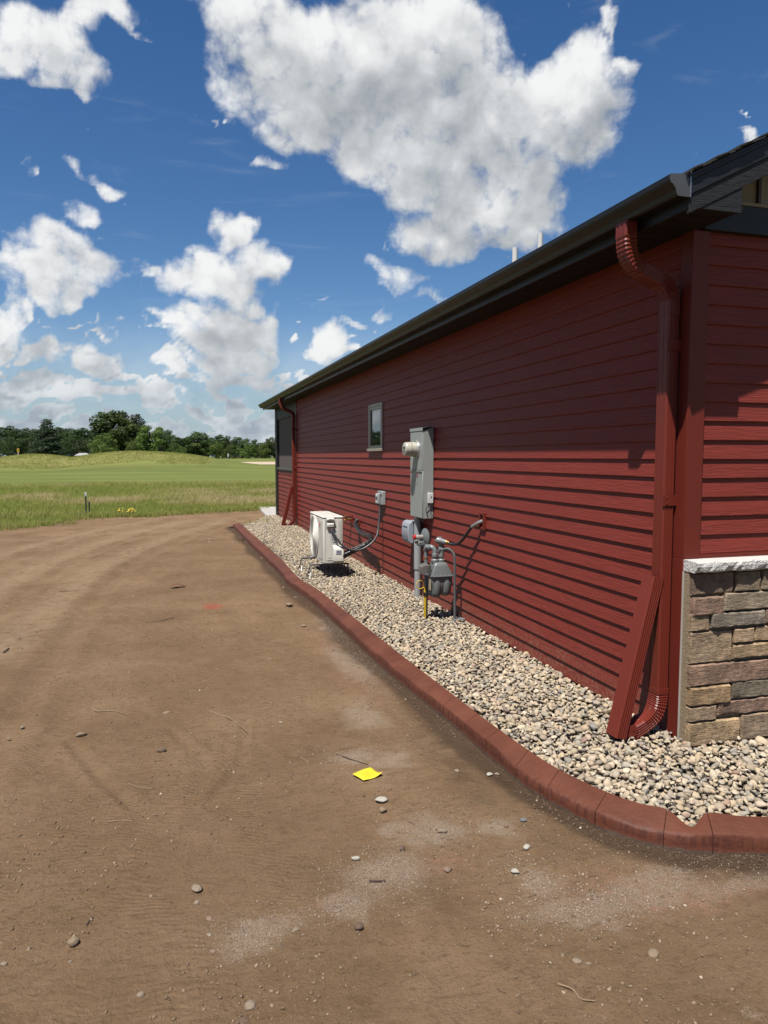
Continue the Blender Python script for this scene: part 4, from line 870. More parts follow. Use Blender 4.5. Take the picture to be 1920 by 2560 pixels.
# ------------------------------------------------------------------ gas meter
def gas():
    E = thing("gas_meter", (-.21, 3.00, .05), "grey gas meter with regulator and clear index box standing on pipes", "gas meter")
    MG = paint("gas_grey", (.155, .170, .172), .42, .07, 12, dirt=.15, dirtcol=(.33, .34, .33)); MP = paint("pipe_grey", (.19, .205, .21), .40, .10, 20, dirt=.2, dirtcol=(.4, .4, .38))
    yc = 3.035
    # upper shell: pyramid-like hood over a flanged seam
    def loft(rings, mat, name, **k):
        mb = MB(); V = []; n = len(rings[0]);
        for r in rings: V += r
        F = [(i * n + j, i * n + (j + 1) % n, (i + 1) * n + (j + 1) % n, (i + 1) * n + j) for i in range(len(rings) - 1) for j in range(n)] + [tuple(range(n))[::-1], tuple(range((len(rings) - 1) * n, len(rings) * n))]
        return part(mb.add(V, F), name, mat, E, smooth=True, **k)
    def rr(x0, x1, y0, y1, z, c=.02, n=4):
        out = []
        for (cx, cy, a0) in ((x1 - c, y1 - c, 0), (x0 + c, y1 - c, PI / 2), (x0 + c, y0 + c, PI), (x1 - c, y0 + c, 1.5 * PI)):
            for i in range(n): a = a0 + PI / 2 * i / (n - 1); out.append((cx + c * math.cos(a), cy + c * math.sin(a), z))
        return out
    loft([rr(-.318, -.112, yc - .085, yc + .085, .462), rr(-.315, -.115, yc - .082, yc + .082, .480), rr(-.292, -.150, yc - .070, yc + .070, .545), rr(-.285, -.160, yc - .062, yc + .062, .570, .02), rr(-.272, -.175, yc - .050, yc + .050, .580, .02)], MG, "upper_shell")
    part(MB().prism([(x, y) for x, y, _ in rr(-.326, -.104, yc - .095, yc + .095, 0, .022)], 'z', .452, .462), "flange", MG, E, bevel=.003)
    for k in range(6): part(MB().lathe([(.006, 0), (.006, .008), (.003, .010)], (-.315 + .04 * k, yc - .089, .4622), (0, 0, 1), 8), "bolt", M_STEEL, E)
    loft([rr(-.316, -.114, yc - .078, yc + .078, .452, .02), rr(-.316, -.114, yc - .076, yc + .076, .40, .02), rr(-.308, -.122, yc - .068, yc + .068, .315, .02), rr(-.285, -.145, yc - .05, yc + .05, .288, .02)], MG, "lower_shell")
    for sgn, xc_ in ((-1, -.264), (1, -.168)):             # two bulging diaphragm pans
        rings = []
        for (z, hx, hy) in ((.450, .048, .078), (.432, .057, .084), (.380, .060, .088), (.310, .058, .086), (.283, .050, .074), (.268, .030, .050)): rings.append([(xc_ + hx * math.cos(a), yc + hy * math.sin(a), z - (.012 if sgn < 0 else 0)) for a in [2 * PI * k / 18 for k in range(18)]])
        loft(rings[::-1], MG, "diaphragm_pan")
    # index with clear cover on the front
    part(MB().box(-.336, -.318, yc - .048, yc + .048, .468, .556), "index_plate", paint("index_dark", (.09, .09, .09), .5), E)
    part(MB().box(-.362, -.337, yc - .035, yc + .035, .482, .545), "index", paint("index_white", (.55, .56, .55), .5, .2, 90), E)
    part(MB().prism([(-.337, .465), (-.395, .470), (-.405, .490), (-.405, .545), (-.380, .565), (-.337, .568)], 'y', yc - .050, yc + .050), "index_cover", CLEAR, E, bevel=.005)
    part(MB().box(-.3285, -.3255, yc - .075, yc - .02, .33, .43), "badge", paint("meter_badge", (.42, .34, .24), .5, .3, 60), E)
    # unions, manifold, riser and regulator
    for (x, zt2) in ((-.262, .665), (-.200, .66)):
        part(MB().lathe([(.034, 0), (.036, .008), (.036, .024), (.028, .030), (.026, .034)], (x, yc, .576), (0, 0, 1), 12), "union_nut", MP, E, smooth=True)
        part(MB().lathe([(.019, 0), (.019, zt2 - .60)], (x, yc, .605), (0, 0, 1), 14), "stub_pipe", MP, E, smooth=True)
        part(MB().lathe([(.028, 0), (.028, .026), (.024, .030)], (x, yc, zt2 - .035), (0, 0, 1), 10), "coupling", MP, E, smooth=True)
    part(MB().tube(catmull([(-.262, yc, .655), (-.265, yc + .005, .690), (-.285, yc + .02, .715), (-.315, yc + .05, .712), (-.318, yc + .075, .712)], 5), .023, 14), "inlet_elbow", MP, E, smooth=True)
    part(MB().lathe([(.030, -.026), (.030, .026)], (-.302, yc + .045, .714), (-.6, .8, 0), 12), "coupling", MP, E, smooth=True)
    part(MB().lathe([(.026, 0), (.026, .05), (.030, .052), (.030, .062)], (-.318, yc + .085, .685), (0, 0, 1), 14), "tee", MP, E, smooth=True)
    part(MB().lathe([(.018, 0), (.018, .69)], (-.318, yc + .085, .0), (0, 0, 1), 14), "riser", MP, E, smooth=True)
    part(MB().lathe([(.0205, 0), (.0205, .014)], (-.318, yc + .085, .600), (0, 0, 1), 14), "riser_band", paint("brass", (.45, .27, .09), .35, metal=.8), E)
    # regulator: disc housing with vent and bonnet
    ry, rz = yc + .10, .800
    part(MB().lathe([(.030, -.03), (.060, -.020), (.078, -.006), (.082, -.004), (.082, .004), (.078, .006), (.062, .022), (.030, .030)], (-.322, ry, rz), (.995, .10, 0), 24), "regulator", MG, E, smooth=True)
    part(MB().lathe([(.086, -.003), (.086, .003)], (-.322, ry, rz), (.995, .10, 0), 24), "regulator_flange", MP, E)
    part(MB().lathe([(.022, 0), (.022, .070), (.019, .075)], (-.352, ry - .003, rz + .005), (-.995, -.10, 0), 16), "bonnet", paint("bonnet_steel", (.62, .60, .56), .25, metal=.5), E, smooth=True)
    part(MB().lathe([(.0235, 0), (.0235, .018), (.018, .022)], (-.422, ry - .010, rz + .005), (-.995, -.10, 0), 16), "bonnet_cap", M_REDP, E, smooth=True)
    part(MB().box(-.40, -.335, ry - .03, ry + .03, rz - .078, rz - .032), "regulator_body", MG, E, bevel=.010); part(MB().lathe([(.012, 0), (.012, .02)], (-.400, ry + .005, rz - .045), (-1, .2, 0), 10), "port_plug", MATS["brass"], E)
    part(MB().lathe([(.020, 0), (.020, .06)], (-.318, yc + .085, .735), (0, 0, 1), 12), "nipple", MP, E)
    # outlet: tee, cock valve, brass nut and hose to the wall
    part(MB().lathe([(.027, 0), (.027, .05), (.022, .054), (.022, .12)], (-.200, yc, .655), (0, 0, 1), 14), "outlet_riser", MP, E, smooth=True)
    part(MB().lathe([(.029, -.03), (.029, .03)], (-.200, yc, .695), (1, 0, 0), 12), "tee", MP, E)
    part(MB().lathe([(.020, -.04), (.032, -.032), (.032, .0), (.026, .02), (.024, .055), (.020, .058)], (-.212, yc - .01, .775), (.72, -.55, -.18), 14), "valve", MP, E, smooth=True)
    part(MB().box(-.262, -.235, yc - .012, yc + .022, .770, .786), "valve_handle", MP, E, bevel=.003); part(MB().lathe([(.022, 0), (.018, .012)], (-.215, yc - .004, .800), (0, 0, 1), 10), "valve_stem", MP, E)
    part(MB().lathe([(.022, 0), (.022, .018), (.017, .024), (.017, .032)], (-.172, yc - .04, .765), (.72, -.6, -.12), 12), "brass_nut", MATS["brass"], E, smooth=True)
    hose = catmull([(-.155, yc - .055, .760), (-.130, yc - .10, .752), (-.105, yc - .16, .762), (-.085, yc - .22, .800), (-.072, yc - .29, .862), (-.062, yc - .36, .920), (-.058, yc - .39, .938)], 6)
    part(MB().tube(hose, .0135, 10), "hose", M_DARK, E, smooth=True)
    part(MB().tube(catmull([(-.058, yc - .385, .936), (-.050, yc - .42, .955), (-.030, yc - .455, .978), (.000, yc - .478, .995)], 5), .0165, 12), "wall_pipe", M_STEEL, E, smooth=True)
    # hooked support bar behind and the left foot pipe
    part(MB().tube(catmull([(-.185, yc - .03, .700), (-.150, yc - .06, .705), (-.118, yc - .09, .672), (-.108, yc - .105, .615), (-.108, yc - .11, .45), (-.108, yc - .115, .2), (-.108, yc - .12, .03)], 5), .0125, 8), "support_bar", paint("bar_dark", (.10, .105, .11), .5), E, smooth=True)
    part(MB().box(-.125, -.020, yc - .155, yc - .085, .048, .062), "support_foot", MP, E, bevel=.002)
gas()
def marker():
    E = thing("tracer_post", (-.35, 3.06, .05), "thin yellow marker post with looped yellow wire taped to the gas riser", "marker post")
    m = paint("yellow_plastic", (.72, .47, .02), .4, .05, 20)
    part(MB().box(-.358, -.340, 3.050, 3.066, .03, .345), "post", m, E, bevel=.002); part(MB().box(-.364, -.315, 3.044, 3.072, .265, .298), "tape", M_DARK, E, bevel=.002)
    part(MB().tube(catmull([(-.349, 3.058, .335), (-.362, 3.058, .378), (-.385, 3.058, .408), (-.415, 3.058, .405), (-.434, 3.058, .375), (-.424, 3.058, .340), (-.395, 3.058, .332), (-.352, 3.058, .348)], 6), .0036, 6), "wire_loop", m, E, smooth=True)
marker()

# ------------------------------------------------------------------ heat pump outdoor unit, its stand, lines and switch
def outdoor():
    MC = paint("cream_metal", (.76, .74, .665), .38, .03, 4); MC2 = paint("cream_darker", (.66, .64, .57), .45, .04, 4)  # second cream is a slightly darker tone for panels, seam and lip
    E = thing("outdoor_unit", (-.66, 6.02, .215), "cream heat pump outdoor unit with round fan grille and red badge", "heat pump")
    x0, x1, y0, y1, z0, z1 = -.790, -.535, 5.58, 6.45, .215, .812
    part(MB().box(x0, x1, y0, y1, z0, z1 - .024), "casing", MC, E, bevel=.018, segs=3)
    lid = part(MB().box(x0 - .004, x1 + .004, y0 - .004, y1 + .004, z1 - .030, z1), "lid", MC, E, bevel=.014, segs=4)
    for k in range(3): under(MB().box(x0 + .035 + .07 * k, x0 + .075 + .07 * k, y0 + .05, y1 - .05, z1 + .0004, z1 + .006).build("lid_rib", MC, bevel=.003), lid)
    fy, fz, fr = 6.150, .505, .262
    part(MB().lathe([(fr + .018, 0), (fr + .016, .010), (fr + .004, .014), (fr - .002, .004), (fr - .004, -.012)], (x0 - .0015, fy, fz), (-1, 0, 0), 48), "fan_ring", MC, E, smooth=True)
    part(MB().lathe([(fr - .005, 0), (fr - .005, .0012)], (x0 - .0008, fy, fz), (-1, 0, 0), 48), "fan_shade_disc", paint("fan_shade_black", (.035, .035, .035), .6), E)  # flat disc, its dark colour stands in for shade inside the fan opening
    for k in range(3):                                       # fan blades behind the grille
        a = 2 * PI * k / 3 + .4; mb = MB(); P = []
        for r_ in (.05, .15, .235):
            for da, dx in ((-.42, .002), (.42, .010)): P.append((x0 - .002 - dx * .4, fy + r_ * math.cos(a + da), fz + r_ * math.sin(a + da)))
        mb.add(P + [(x - .002, y, z) for x, y, z in P], [(0, 1, 3, 2), (2, 3, 5, 4), (6, 8, 9, 7), (8, 10, 11, 9), (0, 6, 7, 1), (4, 5, 11, 10), (0, 2, 8, 6), (2, 4, 10, 8), (1, 7, 9, 3), (3, 9, 11, 5)]); part(mb, "fan_blade", paint("blade_grey", (.16, .16, .16), .5), E)
    gr = MB()
    for r_ in np.arange(.045, fr, .0155): gr.tube([(x0 - .012 - .010 * math.cos(r_ / fr * 1.5), fy + r_ * math.cos(2 * PI * k / 40), fz + r_ * math.sin(2 * PI * k / 40)) for k in range(41)], .0034, 5, caps=False)
    for k in range(12): a = 2 * PI * k / 12; gr.tube([(x0 - .021, fy + .04 * math.cos(a), fz + .04 * math.sin(a)), (x0 - .017, fy + .15 * math.cos(a + .1), fz + .15 * math.sin(a + .1)), (x0 - .010, fy + fr * math.cos(a + .2), fz + fr * math.sin(a + .2))], .0040, 5)
    part(gr, "fan_grille", MC, E, smooth=True)
    part(MB().lathe([(.045, 0), (.042, .006)], (x0 - .020, fy, fz), (-1, 0, 0), 24), "grille_hub", MC, E)
    part(MB().box(x0 - .006, x0 - .0005, 5.625, 5.845, z0 + .05, z1 - .06), "front_panel", MC2, E, bevel=.004)
    bd = part(MB().lathe([(.030, 0), (.030, .003), (.028, .004)], (x0 - .0065, 5.765, .700), (-1, 0, 0), 24), "badge", M_REDP, E)
    under(MB().tube([(x0 - .0112, 5.777, .716), (x0 - .0112, 5.765, .719), (x0 - .0112, 5.755, .708), (x0 - .0112, 5.762, .698), (x0 - .0112, 5.772, .692), (x0 - .0112, 5.764, .682), (x0 - .0112, 5.752, .684)], .0026, 5).build("badge_mark", M_WHITE), bd)
    # valve side facing the camera
    ys = y0
    part(MB().box(-.767, -.763, ys - .0025, ys - .0003, z0 + .03, z1 - .04), "seam", MC2, E)
    for k, (za, zb) in enumerate(((.748, .790), (.668, .728))):
        part(MB().prism([(ys - .0005, za), (ys - .034, za + .012), (ys - .038, zb - .012), (ys - .028, zb), (ys - .0005, zb + .004)], 'x', -.748 + .004 * k, -.655 - .004 * k), "terminal_cover", MC, E, bevel=.004)
    part(MB().box(-.725, -.685, ys - .0390, ys - .0370, .772, .779), "lettering", M_DARK, E)
    part(MB().prism([(ys - .0006, .625), (ys - .012, .640), (ys - .028, .667), (ys - .0006, .667)], 'x', -.735, -.662), "terminal_lip", MC2, E)  # sloped lip below the terminal covers, in the darker cream
    part(MB().lathe([(.012, 0), (.012, .03), (.015, .031), (.015, .045)], (-.684, ys - .020, .622), (0, 0, 1), 12), "cable_gland", M_STEEL, E, smooth=True)
    st = part(MB().box(-.760, -.736, ys - .0018, ys - .0003, .655, .800), "label_sheet", M_WHITE, E)
    for k in range(7): under(MB().box(-.757, -.742 + .003 * (k % 2), ys - .0030, ys - .0019, .783 - .019 * k, .789 - .019 * k - .001).build("print_line", paint("print_grey", (.16, .17, .20), .6)), st)
    st = part(MB().box(-.707, -.612, ys - .0068, ys - .0053, .492, .632), "label_sheet", M_WHITE, E)
    for k in range(9): under(MB().box(-.702, -.618 - .012 * (k % 3), ys - .0080, ys - .0069, .618 - .014 * k, .622 - .014 * k).build("print_line", MATS["print_grey"]), st)
    part(MB().box(-.745, -.665, ys - .0050, ys - .0004, z0 + .045, .618), "raised_panel", MC, E, bevel=.003); part(MB().box(-.725, -.685, ys - .0082, ys - .0054, z0 + .075, .580), "raised_panel", MC, E, bevel=.0025)
    part(MB().box(-.615, -.560, ys - .0050, ys - .0004, .500, .775), "raised_panel", MC, E, bevel=.003); part(MB().box(-.602, -.574, ys - .0082, ys - .0054, .525, .755), "raised_panel", MC2, E, bevel=.0025)
    part(MB().prism([(ys - .0006, .245), (ys - .070, .250), (ys - .075, .400), (ys - .055, .430), (ys - .0006, .452)], 'x', -.672, -.545), "valve_cover", MC, E, bevel=.008, segs=3)
    st = part(MB().box(-.645, -.575, ys - .0768, ys - .0752, .345, .395), "label_sheet", M_WHITE, E)
    for k in range(4): under(MB().box(-.638 + .016 * k, -.627 + .016 * k, ys - .0780, ys - .0769, .352, .388).build("print_block", paint("print_blue", (.10, .13, .22), .6)), st)
    for (yy) in (5.70, 6.32): part(MB().box(x0 - .035, x1 + .03, yy - .03, yy + .03, z0 - .012, z0 - .0005), "foot_rail", M_STEEL, E, bevel=.003)
    S = thing("unit_stand", (-.66, 6.02, .05), "low black wire stand under the cream outdoor unit", "stand")
    for yy in (5.70, 6.32):
        part(MB().box(-.945, -.44, yy - .022, yy + .022, .186, .2025), "rail", paint("stand_metal", (.12, .12, .12), .4, metal=.5), S, bevel=.003)
        for xx, sx in ((-.93, -1), (-.45, 1)):
            for sy in (-1, 1): part(MB().tube([(xx, yy + sy * .018, .190), (xx + sx * .015, yy + sy * .06, .10), (xx + sx * .03, yy + sy * .11, .035)], .006, 6), "leg", MATS["stand_metal"], S)
        part(MB().box(-.945, -.86, yy - .026, yy + .026, .2027, .206), "pad", M_STEEL, S, bevel=.002)
    part(MB().tube([(-.93, 5.70, .120), (-.93, 6.32, .120)], .005, 6), "brace", MATS["stand_metal"], S); part(MB().tube([(-.45, 5.70, .120), (-.45, 6.32, .120)], .005, 6), "brace", MATS["stand_metal"], S)
outdoor()
def lines():
    E = thing("line_set", (-.1, 6.4, .5), "thick black wrapped refrigerant lines curving from wall to outdoor unit", "hose")
    mr = NT("tape_wrap"); p = mr.pos(); mr.color(mr.mix(mr.noise(p, 40, 4), (.010, .010, .011), (.035, .035, .037))); mr.rough(.30); mr.bump(mr.noise(p, 60, 4), .9, .01)
    A = catmull([(.0, 6.865, .640), (-.035, 6.86, .635), (-.070, 6.80, .600), (-.090, 6.62, .545), (-.100, 6.40, .515), (-.110, 6.10, .510), (-.118, 5.86, .522), (-.130, 5.72, .522), (-.165, 5.61, .502), (-.22, 5.55, .470), (-.30, 5.52, .432), (-.42, 5.52, .385), (-.50, 5.515, .350), (-.548, 5.53, .320)], 6)
    part(MB().tube(A, [.026 + .003 * math.sin(i * 1.3) for i in range(len(A))], 12), "insulated_line", mr.m, E, smooth=True)
    B = catmull([(-.14, 5.65, .505), (-.19, 5.56, .455), (-.29, 5.525, .405), (-.40, 5.52, .365), (-.50, 5.52, .318), (-.548, 5.53, .285)], 6); part(MB().tube(B, .014, 10), "insulated_line", mr.m, E, smooth=True)
    C_ = catmull([(-.15, 5.62, .530), (-.22, 5.54, .495), (-.32, 5.515, .450), (-.44, 5.51, .405), (-.548, 5.53, .36)], 6); part(MB().tube(C_, .010, 8), "insulated_line", mr.m, E, smooth=True)
    for k in (40, 52, 60): part(MB().lathe([(.031, -.006), (.031, .006)], A[k], Vector(A[k + 1]) - Vector(A[k - 1]), 14), "tie", M_DARK, E)
    W = thing("power_cable", (-.1, 5.5, .6), "grey-black flexible power cable from wall switch to outdoor unit", "cable")
    D = catmull([(-.045, 5.615, .935), (-.050, 5.605, .86), (-.065, 5.585, .74), (-.085, 5.555, .64), (-.115, 5.52, .555), (-.18, 5.505, .475), (-.29, 5.50, .405), (-.40, 5.50, .385), (-.49, 5.50, .405), (-.575, 5.505, .460), (-.635, 5.525, .545), (-.670, 5.545, .610), (-.684, 5.56, .645)], 6)
    part(MB().tube(D, .0135, 10), "cable", paint("whip_grey", (.060, .063, .070), .42, .08, 30), W, smooth=True)
    part(MB().lathe([(.019, 0), (.019, .02), (.015, .03)], (-.045, 5.615, .915), (0, 0, 1), 12), "fitting", M_DARK, W, smooth=True)
    S = thing("switch_box", (-.03, 5.6, .94), "small grey disconnect switch box above the power cable on the wall", "switch box")
    m = paint("switch_grey", (.36, .385, .375), .42, .05, 12)
    part(MB().box(-.045, .0, 5.515, 5.735, .945, 1.115), "back_box", m, S, bevel=.005); part(MB().box(-.075, -.0455, 5.600, 5.728, .950, 1.085), "door", m, S, bevel=.008)
    part(MB().lathe([(.030, 0), (.028, .010), (.018, .014)], (-.075, 5.665, 1.048), (-1, 0, 0), 20), "dial", m, S, smooth=True); part(MB().box(-.052, -.0455, 5.52, 5.592, 1.068, 1.074), "hinge_line", M_DARK, S); part(MB().box(-.078, -.0752, 5.640, 5.700, .965, .995), "sticker", M_WHITE, S)
    F = thing("faucet", (-.02, 7.32, .61), "small brass hose faucet on a red wall block behind the outdoor unit", "faucet")
    b = MATS["brass"]
    part(MB().lathe([(.014, 0), (.014, .06), (.018, .062), (.018, .09)], (-.002, 7.32, .615), (-1, 0, 0), 12), "body", b, F, smooth=True); part(MB().tube(catmull([(-.08, 7.32, .615), (-.105, 7.32, .60), (-.112, 7.32, .565)], 4), .013, 10), "spout", b, F, smooth=True)
    part(MB().lathe([(.008, 0), (.008, .035)], (-.085, 7.32, .625), (-.3, 0, 1), 10), "stem", b, F)
    part(MB().lathe([(.030, 0), (.032, .004), (.030, .008)], (-.096, 7.32, .660), (-.3, 0, 1), 14), "handle", b, F, smooth=True)
lines()

# ------------------------------------------------------------------ loose things on the soil
def hz(x, y): return float(dirt_h(np.array([x]), np.array([y]))[0])
def flat_paper():
    E = thing("yellow_note", (-1.70, .10, .012), "bright yellow square paper note lying on the dirt", "paper")
    q = [(-1.77, .125), (-1.662, .174), (-1.635, .066), (-1.739, .037)]; n = 8; V = []; base = max(hz(x, y) for x, y in q) + .004
    t = NT("yellow_paper"); p = t.pos(); t.color(t.mix(t.noise(p, 30, 3), (.80, .62, .015), (.86, .70, .03))); t.rough(.7)
    for i in range(n + 1):
        for j in range(n + 1):
            u, v = i / n, j / n; x = (1 - u) * (1 - v) * q[0][0] + u * (1 - v) * q[1][0] + u * v * q[2][0] + (1 - u) * v * q[3][0]; y = (1 - u) * (1 - v) * q[0][1] + u * (1 - v) * q[1][1] + u * v * q[2][1] + (1 - u) * v * q[3][1]
            V.append((x, y, base + .012 * max(0, u + v - 1.3) ** 2 * 4 + .004 * math.sin(u * 3 + v * 2)))
    F = [(i * (n + 1) + j, (i + 1) * (n + 1) + j, (i + 1) * (n + 1) + j + 1, i * (n + 1) + j + 1) for i in range(n) for j in range(n)]
    o = part(MB().add(V, F), "sheet", t.m, E, smooth=True); md = o.modifiers.new("thick", 'SOLIDIFY'); md.thickness = .0006; md.offset = -1
    def at(u, v):
        i, j = u * n, v * n; a = V[int(round(i)) * (n + 1) + int(round(j))]; x = (1 - u) * (1 - v) * q[0][0] + u * (1 - v) * q[1][0] + u * v * q[2][0] + (1 - u) * v * q[3][0]; y = (1 - u) * (1 - v) * q[0][1] + u * (1 - v) * q[1][1] + u * v * q[2][1] + (1 - u) * v * q[3][1]; return (x, y, base + .012 * max(0, u + v - 1.3) ** 2 * 4 + .004 * math.sin(u * 3 + v * 2) + .0008)
    rng = random.Random(4); ink = paint("pencil", (.38, .29, .02), .8)
    for k, (v, u0, u1, am) in enumerate(((.30, .25, .75, .010), (.42, .22, .62, .012), (.55, .30, .85, .012), (.68, .22, .90, .030), (.80, .35, .70, .008))):
        pts = [at(u0 + (u1 - u0) * i / 26, v + am * rng.uniform(-1, 1)) for i in range(27)]; part(MB().tube(pts, .0006, 4), "handwriting", ink, E)
flat_paper()
STONE_COL = {'white': (.56, .52, .44), 'tan': (.31, .225, .145), 'grey': (.20, .175, .15), 'pale': (.32, .245, .175), 'brown': (.16, .10, .065), 'pink': (.30, .20, .14), 'slate': (.20, .205, .21)}
def stone_obj(x, y, s, colr, seed, parent=None, sink=.35, flat=1.0):
    name = "soil_stone_" + colr
    if name not in MATS:
        t = NT(name); p = t.objco(); n1 = t.noise(p, 3, 6, .7); c = STONE_COL[colr]; t.color(t.mix(n1, tuple(v * .65 for v in c), tuple(min(1, v * 1.25) for v in c))); t.rough(.85); t.bump(n1, .5, .05); MATS[name] = t.m
    V, F = PROTO1[seed % 14]; me = bpy.data.meshes.new("stone"); me.from_pydata((V * np.array([1, 1, flat])).tolist(), [], F.tolist()); me.polygons.foreach_set("use_smooth", [True] * len(F)); me.materials.append(MATS[name])
    o = bpy.data.objects.new("stone", me); COL.objects.link(o); o.scale = (s, s, s); o.rotation_euler = (0, 0, seed * 1.7); o.location = (x, y, hz(x, y) + s * .55 * flat * (1 - sink))
    if parent: o.parent = parent
    return o
LOOSE = [(-1.712, -.169, .032, 'white', "flat white stone just past the yellow note"), (-1.729, -.259, .026, 'tan', "round tan stone beside the flat white stone"), (-1.121, -.038, .019, 'white', "small white stone close to the kerb, left of a pair"), (-1.081, -.041, .016, 'pale', "small pale stone close to the kerb, right of a pair"),
 (-1.266, .02, .018, 'pale', "small pale stone between the yellow note and the kerb"), (-1.177, -.509, .018, 'slate', "small slate-grey stone left of the kerb bend"), (-1.267, -.706, .018, 'white', "small angular white stone on bare soil below the kerb bend"), (-1.383, -.834, .019, 'white', "oval cream stone above the pale dust patch"),
 (-1.619, -.755, .021, 'pink', "pinkish tan stone right of the grey dust patch"), (-1.545, -.499, .022, 'pale', "pale pointed stone above the grey dust patch"), (-1.743, -.576, .019, 'brown', "brown stone at the top of the grey dust patch"), (-1.93, -.579, .020, 'white', "angular cream stone left of the grey dust patch"),
 (-2.024, -.98, .021, 'brown', "brown oval stone below the grey dust patch"), (-2.915, -.816, .023, 'tan', "lone tan stone on rippled soil at lower left"), (-2.526, -.621, .024, 'pale', "half-buried pale stone on rippled soil"), (-1.438, 4.188, .050, 'tan', "large tan stone by the kerb near the outdoor unit"),
 (-1.46, 3.239, .030, 'tan', "tan stone left of the kerb past the gas meter"), (-3.094, 1.047, .034, 'tan', "angular tan stone on the left of the yard"), (-2.665, .697, .032, 'brown', "flat brown stone left of the yellow note")]
for k, (x, y, s, c, lab) in enumerate(LOOSE): tag(stone_obj(x, y, s, c, k, flat=.9), lab, "stone", "loose stones on the dirt")
yard = bpy.data.objects["dirt_yard"]
EMB = [(-1.413, -1.319, .022, 'pale'), (-1.17, -1.359, .028, 'tan'), (-1.212, -.17, .012, 'brown'), (-1.31, -1.125, .013, 'brown'), (-1.272, -.536, .016, 'brown'), (-1.444, -1.281, .012, 'pale'), (-1.385, -1.335, .013, 'pale'), (-2.401, -1.214, .026, 'pale'), (-2.701, -1.096, .018, 'pale'), (-2.491, -.786, .017, 'pink'), (-2.289, -.842, .013, 'pink'), (-2.489, -.953, .014, 'pink'), (-2.222, -.933, .022, 'pale'), (-2.055, .215, .018, 'brown'), (-2.439, -.293, .011, 'tan'), (-3.102, -.853, .014, 'pale'), (-2.91, -.894, .010, 'pale'), (-2.495, -.871, .013, 'pale'), (-2.281, -1.0, .014, 'grey'), (-2.422, -1.271, .024, 'grey'), (-3.042, -.801, .012, 'pale'), (-2.167, -.415, .010, 'brown'), (-2.683, -.606, .012, 'pale'), (-2.641, 1.313, .028, 'tan'), (-1.998, .951, .026, 'pale'), (-1.911, 10.685, .05, 'pale'), (-1.948, 10.198, .06, 'tan'), (-1.53, 10.0, .05, 'pale'), (-3.62, 7.05, .035, 'white'), (-3.434, 1.28, .018, 'white'), (-3.48, 1.147, .016, 'white'), (-1.889, 2.283, .02, 'pale'), (-1.283, 4.727, .025, 'pale'), (-1.326, 5.338, .028, 'pale'), (-1.275, 7.954, .03, 'pale'), (-1.366, 2.391, .022, 'brown'), (-2.526, -.69, .018, 'pale')]
for k, (x, y, s, c) in enumerate(EMB): stone_obj(x, y, s * .85, {'white': 'pale', 'grey': 'brown'}.get(c, c), k + 5, yard, .95, .8)
def sticks():
    m = paint("dry_twig", (.17, .105, .065), .9, .3, 60); m2 = paint("pale_twig", (.25, .175, .105), .9, .3, 60); m3 = paint("dark_twig", (.07, .045, .035), .9, .3, 60)
    L = [([(-1.528, -1.397), (-1.498, -1.429), (-1.492, -1.463), (-1.459, -1.486)], m2, .0030, "pale curved root twig at the bottom of the yard"), ([(-1.676, -.279), (-1.657, -.353), (-1.632, -.412)], m, .0018, "thin brown twig right of the round tan stone"), ([(-1.922, -.745), (-1.866, -.763)], m3, .0045, "short dark stick lying on the grey dust patch"), ([(-1.785, .416), (-1.724, .31), (-1.662, .224)], m3, .0026, "dark thin root just above the yellow note"),
         ([(-2.868, -.681), (-2.882, -.721)], m3, .0035, "short dark twig at lower left of the yard"), ([(-2.873, -.018), (-2.822, -.014), (-2.766, -.035)], m2, .0026, "pale straight twig on the rippled soil"), ([(-2.809, .347), (-2.76, .295), (-2.697, .252)], m2, .0024, "thin pale twig above the rippled soil"), ([(-3.077, 1.492), (-3.047, 1.424), (-2.953, 1.405), (-2.865, 1.318)], m2, .0036, "bent pale stick in the middle of the yard"),
         ([(-2.393, 1.249), (-2.303, 1.12), (-2.252, .999), (-2.202, .827)], m2, .0034, "long slanting pale stick in the middle of the yard"), ([(-2.838, 3.807), (-2.719, 3.851), (-2.588, 3.987)], m, .0055, "long brown stick below the red paint spot"), ([(-1.974, .403), (-1.944, .324)], m2, .0026, "tiny straw left of the yellow note"), ([(-3.879, 3.005), (-3.869, 3.165)], m3, .006, "dark curled root at the left edge of the yard"), ([(-3.857, 5.775), (-3.626, 5.707)], m, .006, "brown stick far back on the left of the yard"), ([(-1.70, -1.358), (-1.689, -1.383)], m, .0022, "tiny brown twig near the bottom of the yard")]
    rng = random.Random(8)
    for pts, mt, r, lab in L:
        P = [(x, y, hz(x, y) + r * .8 + rng.uniform(0, .003)) for x, y in pts]
        if len(P) > 2: P = catmull(P, 5)
        else: P = [P[0], tuple((a + b) / 2 + rng.uniform(-.004, .004) * (i < 2) for i, (a, b) in enumerate(zip(*P))), P[1]]
        tag(MB().tube(P, [r * (1 - .45 * i / len(P)) for i in range(len(P))], 6).build("twig", mt, smooth=True), lab, "twig", "twigs on the dirt")
    mb = MB(); x, y = -2.548, 5.62; mb.add([(x - .09, y, .02), (x - .02, y + .06, .05), (x + .08, y + .03, .025), (x + .10, y - .03, .015), (x, y - .05, .055), (x - .06, y - .04, .03)], [(0, 1, 4, 5), (1, 2, 3, 4)])
    o = mb.build("dead_leaf", paint("dead_leaf", (.13, .05, .025), .8)); md = o.modifiers.new("t", 'SOLIDIFY'); md.thickness = .002; tag(o, "curled dead brown leaf on the dirt past the red paint spot", "leaf")
sticks()
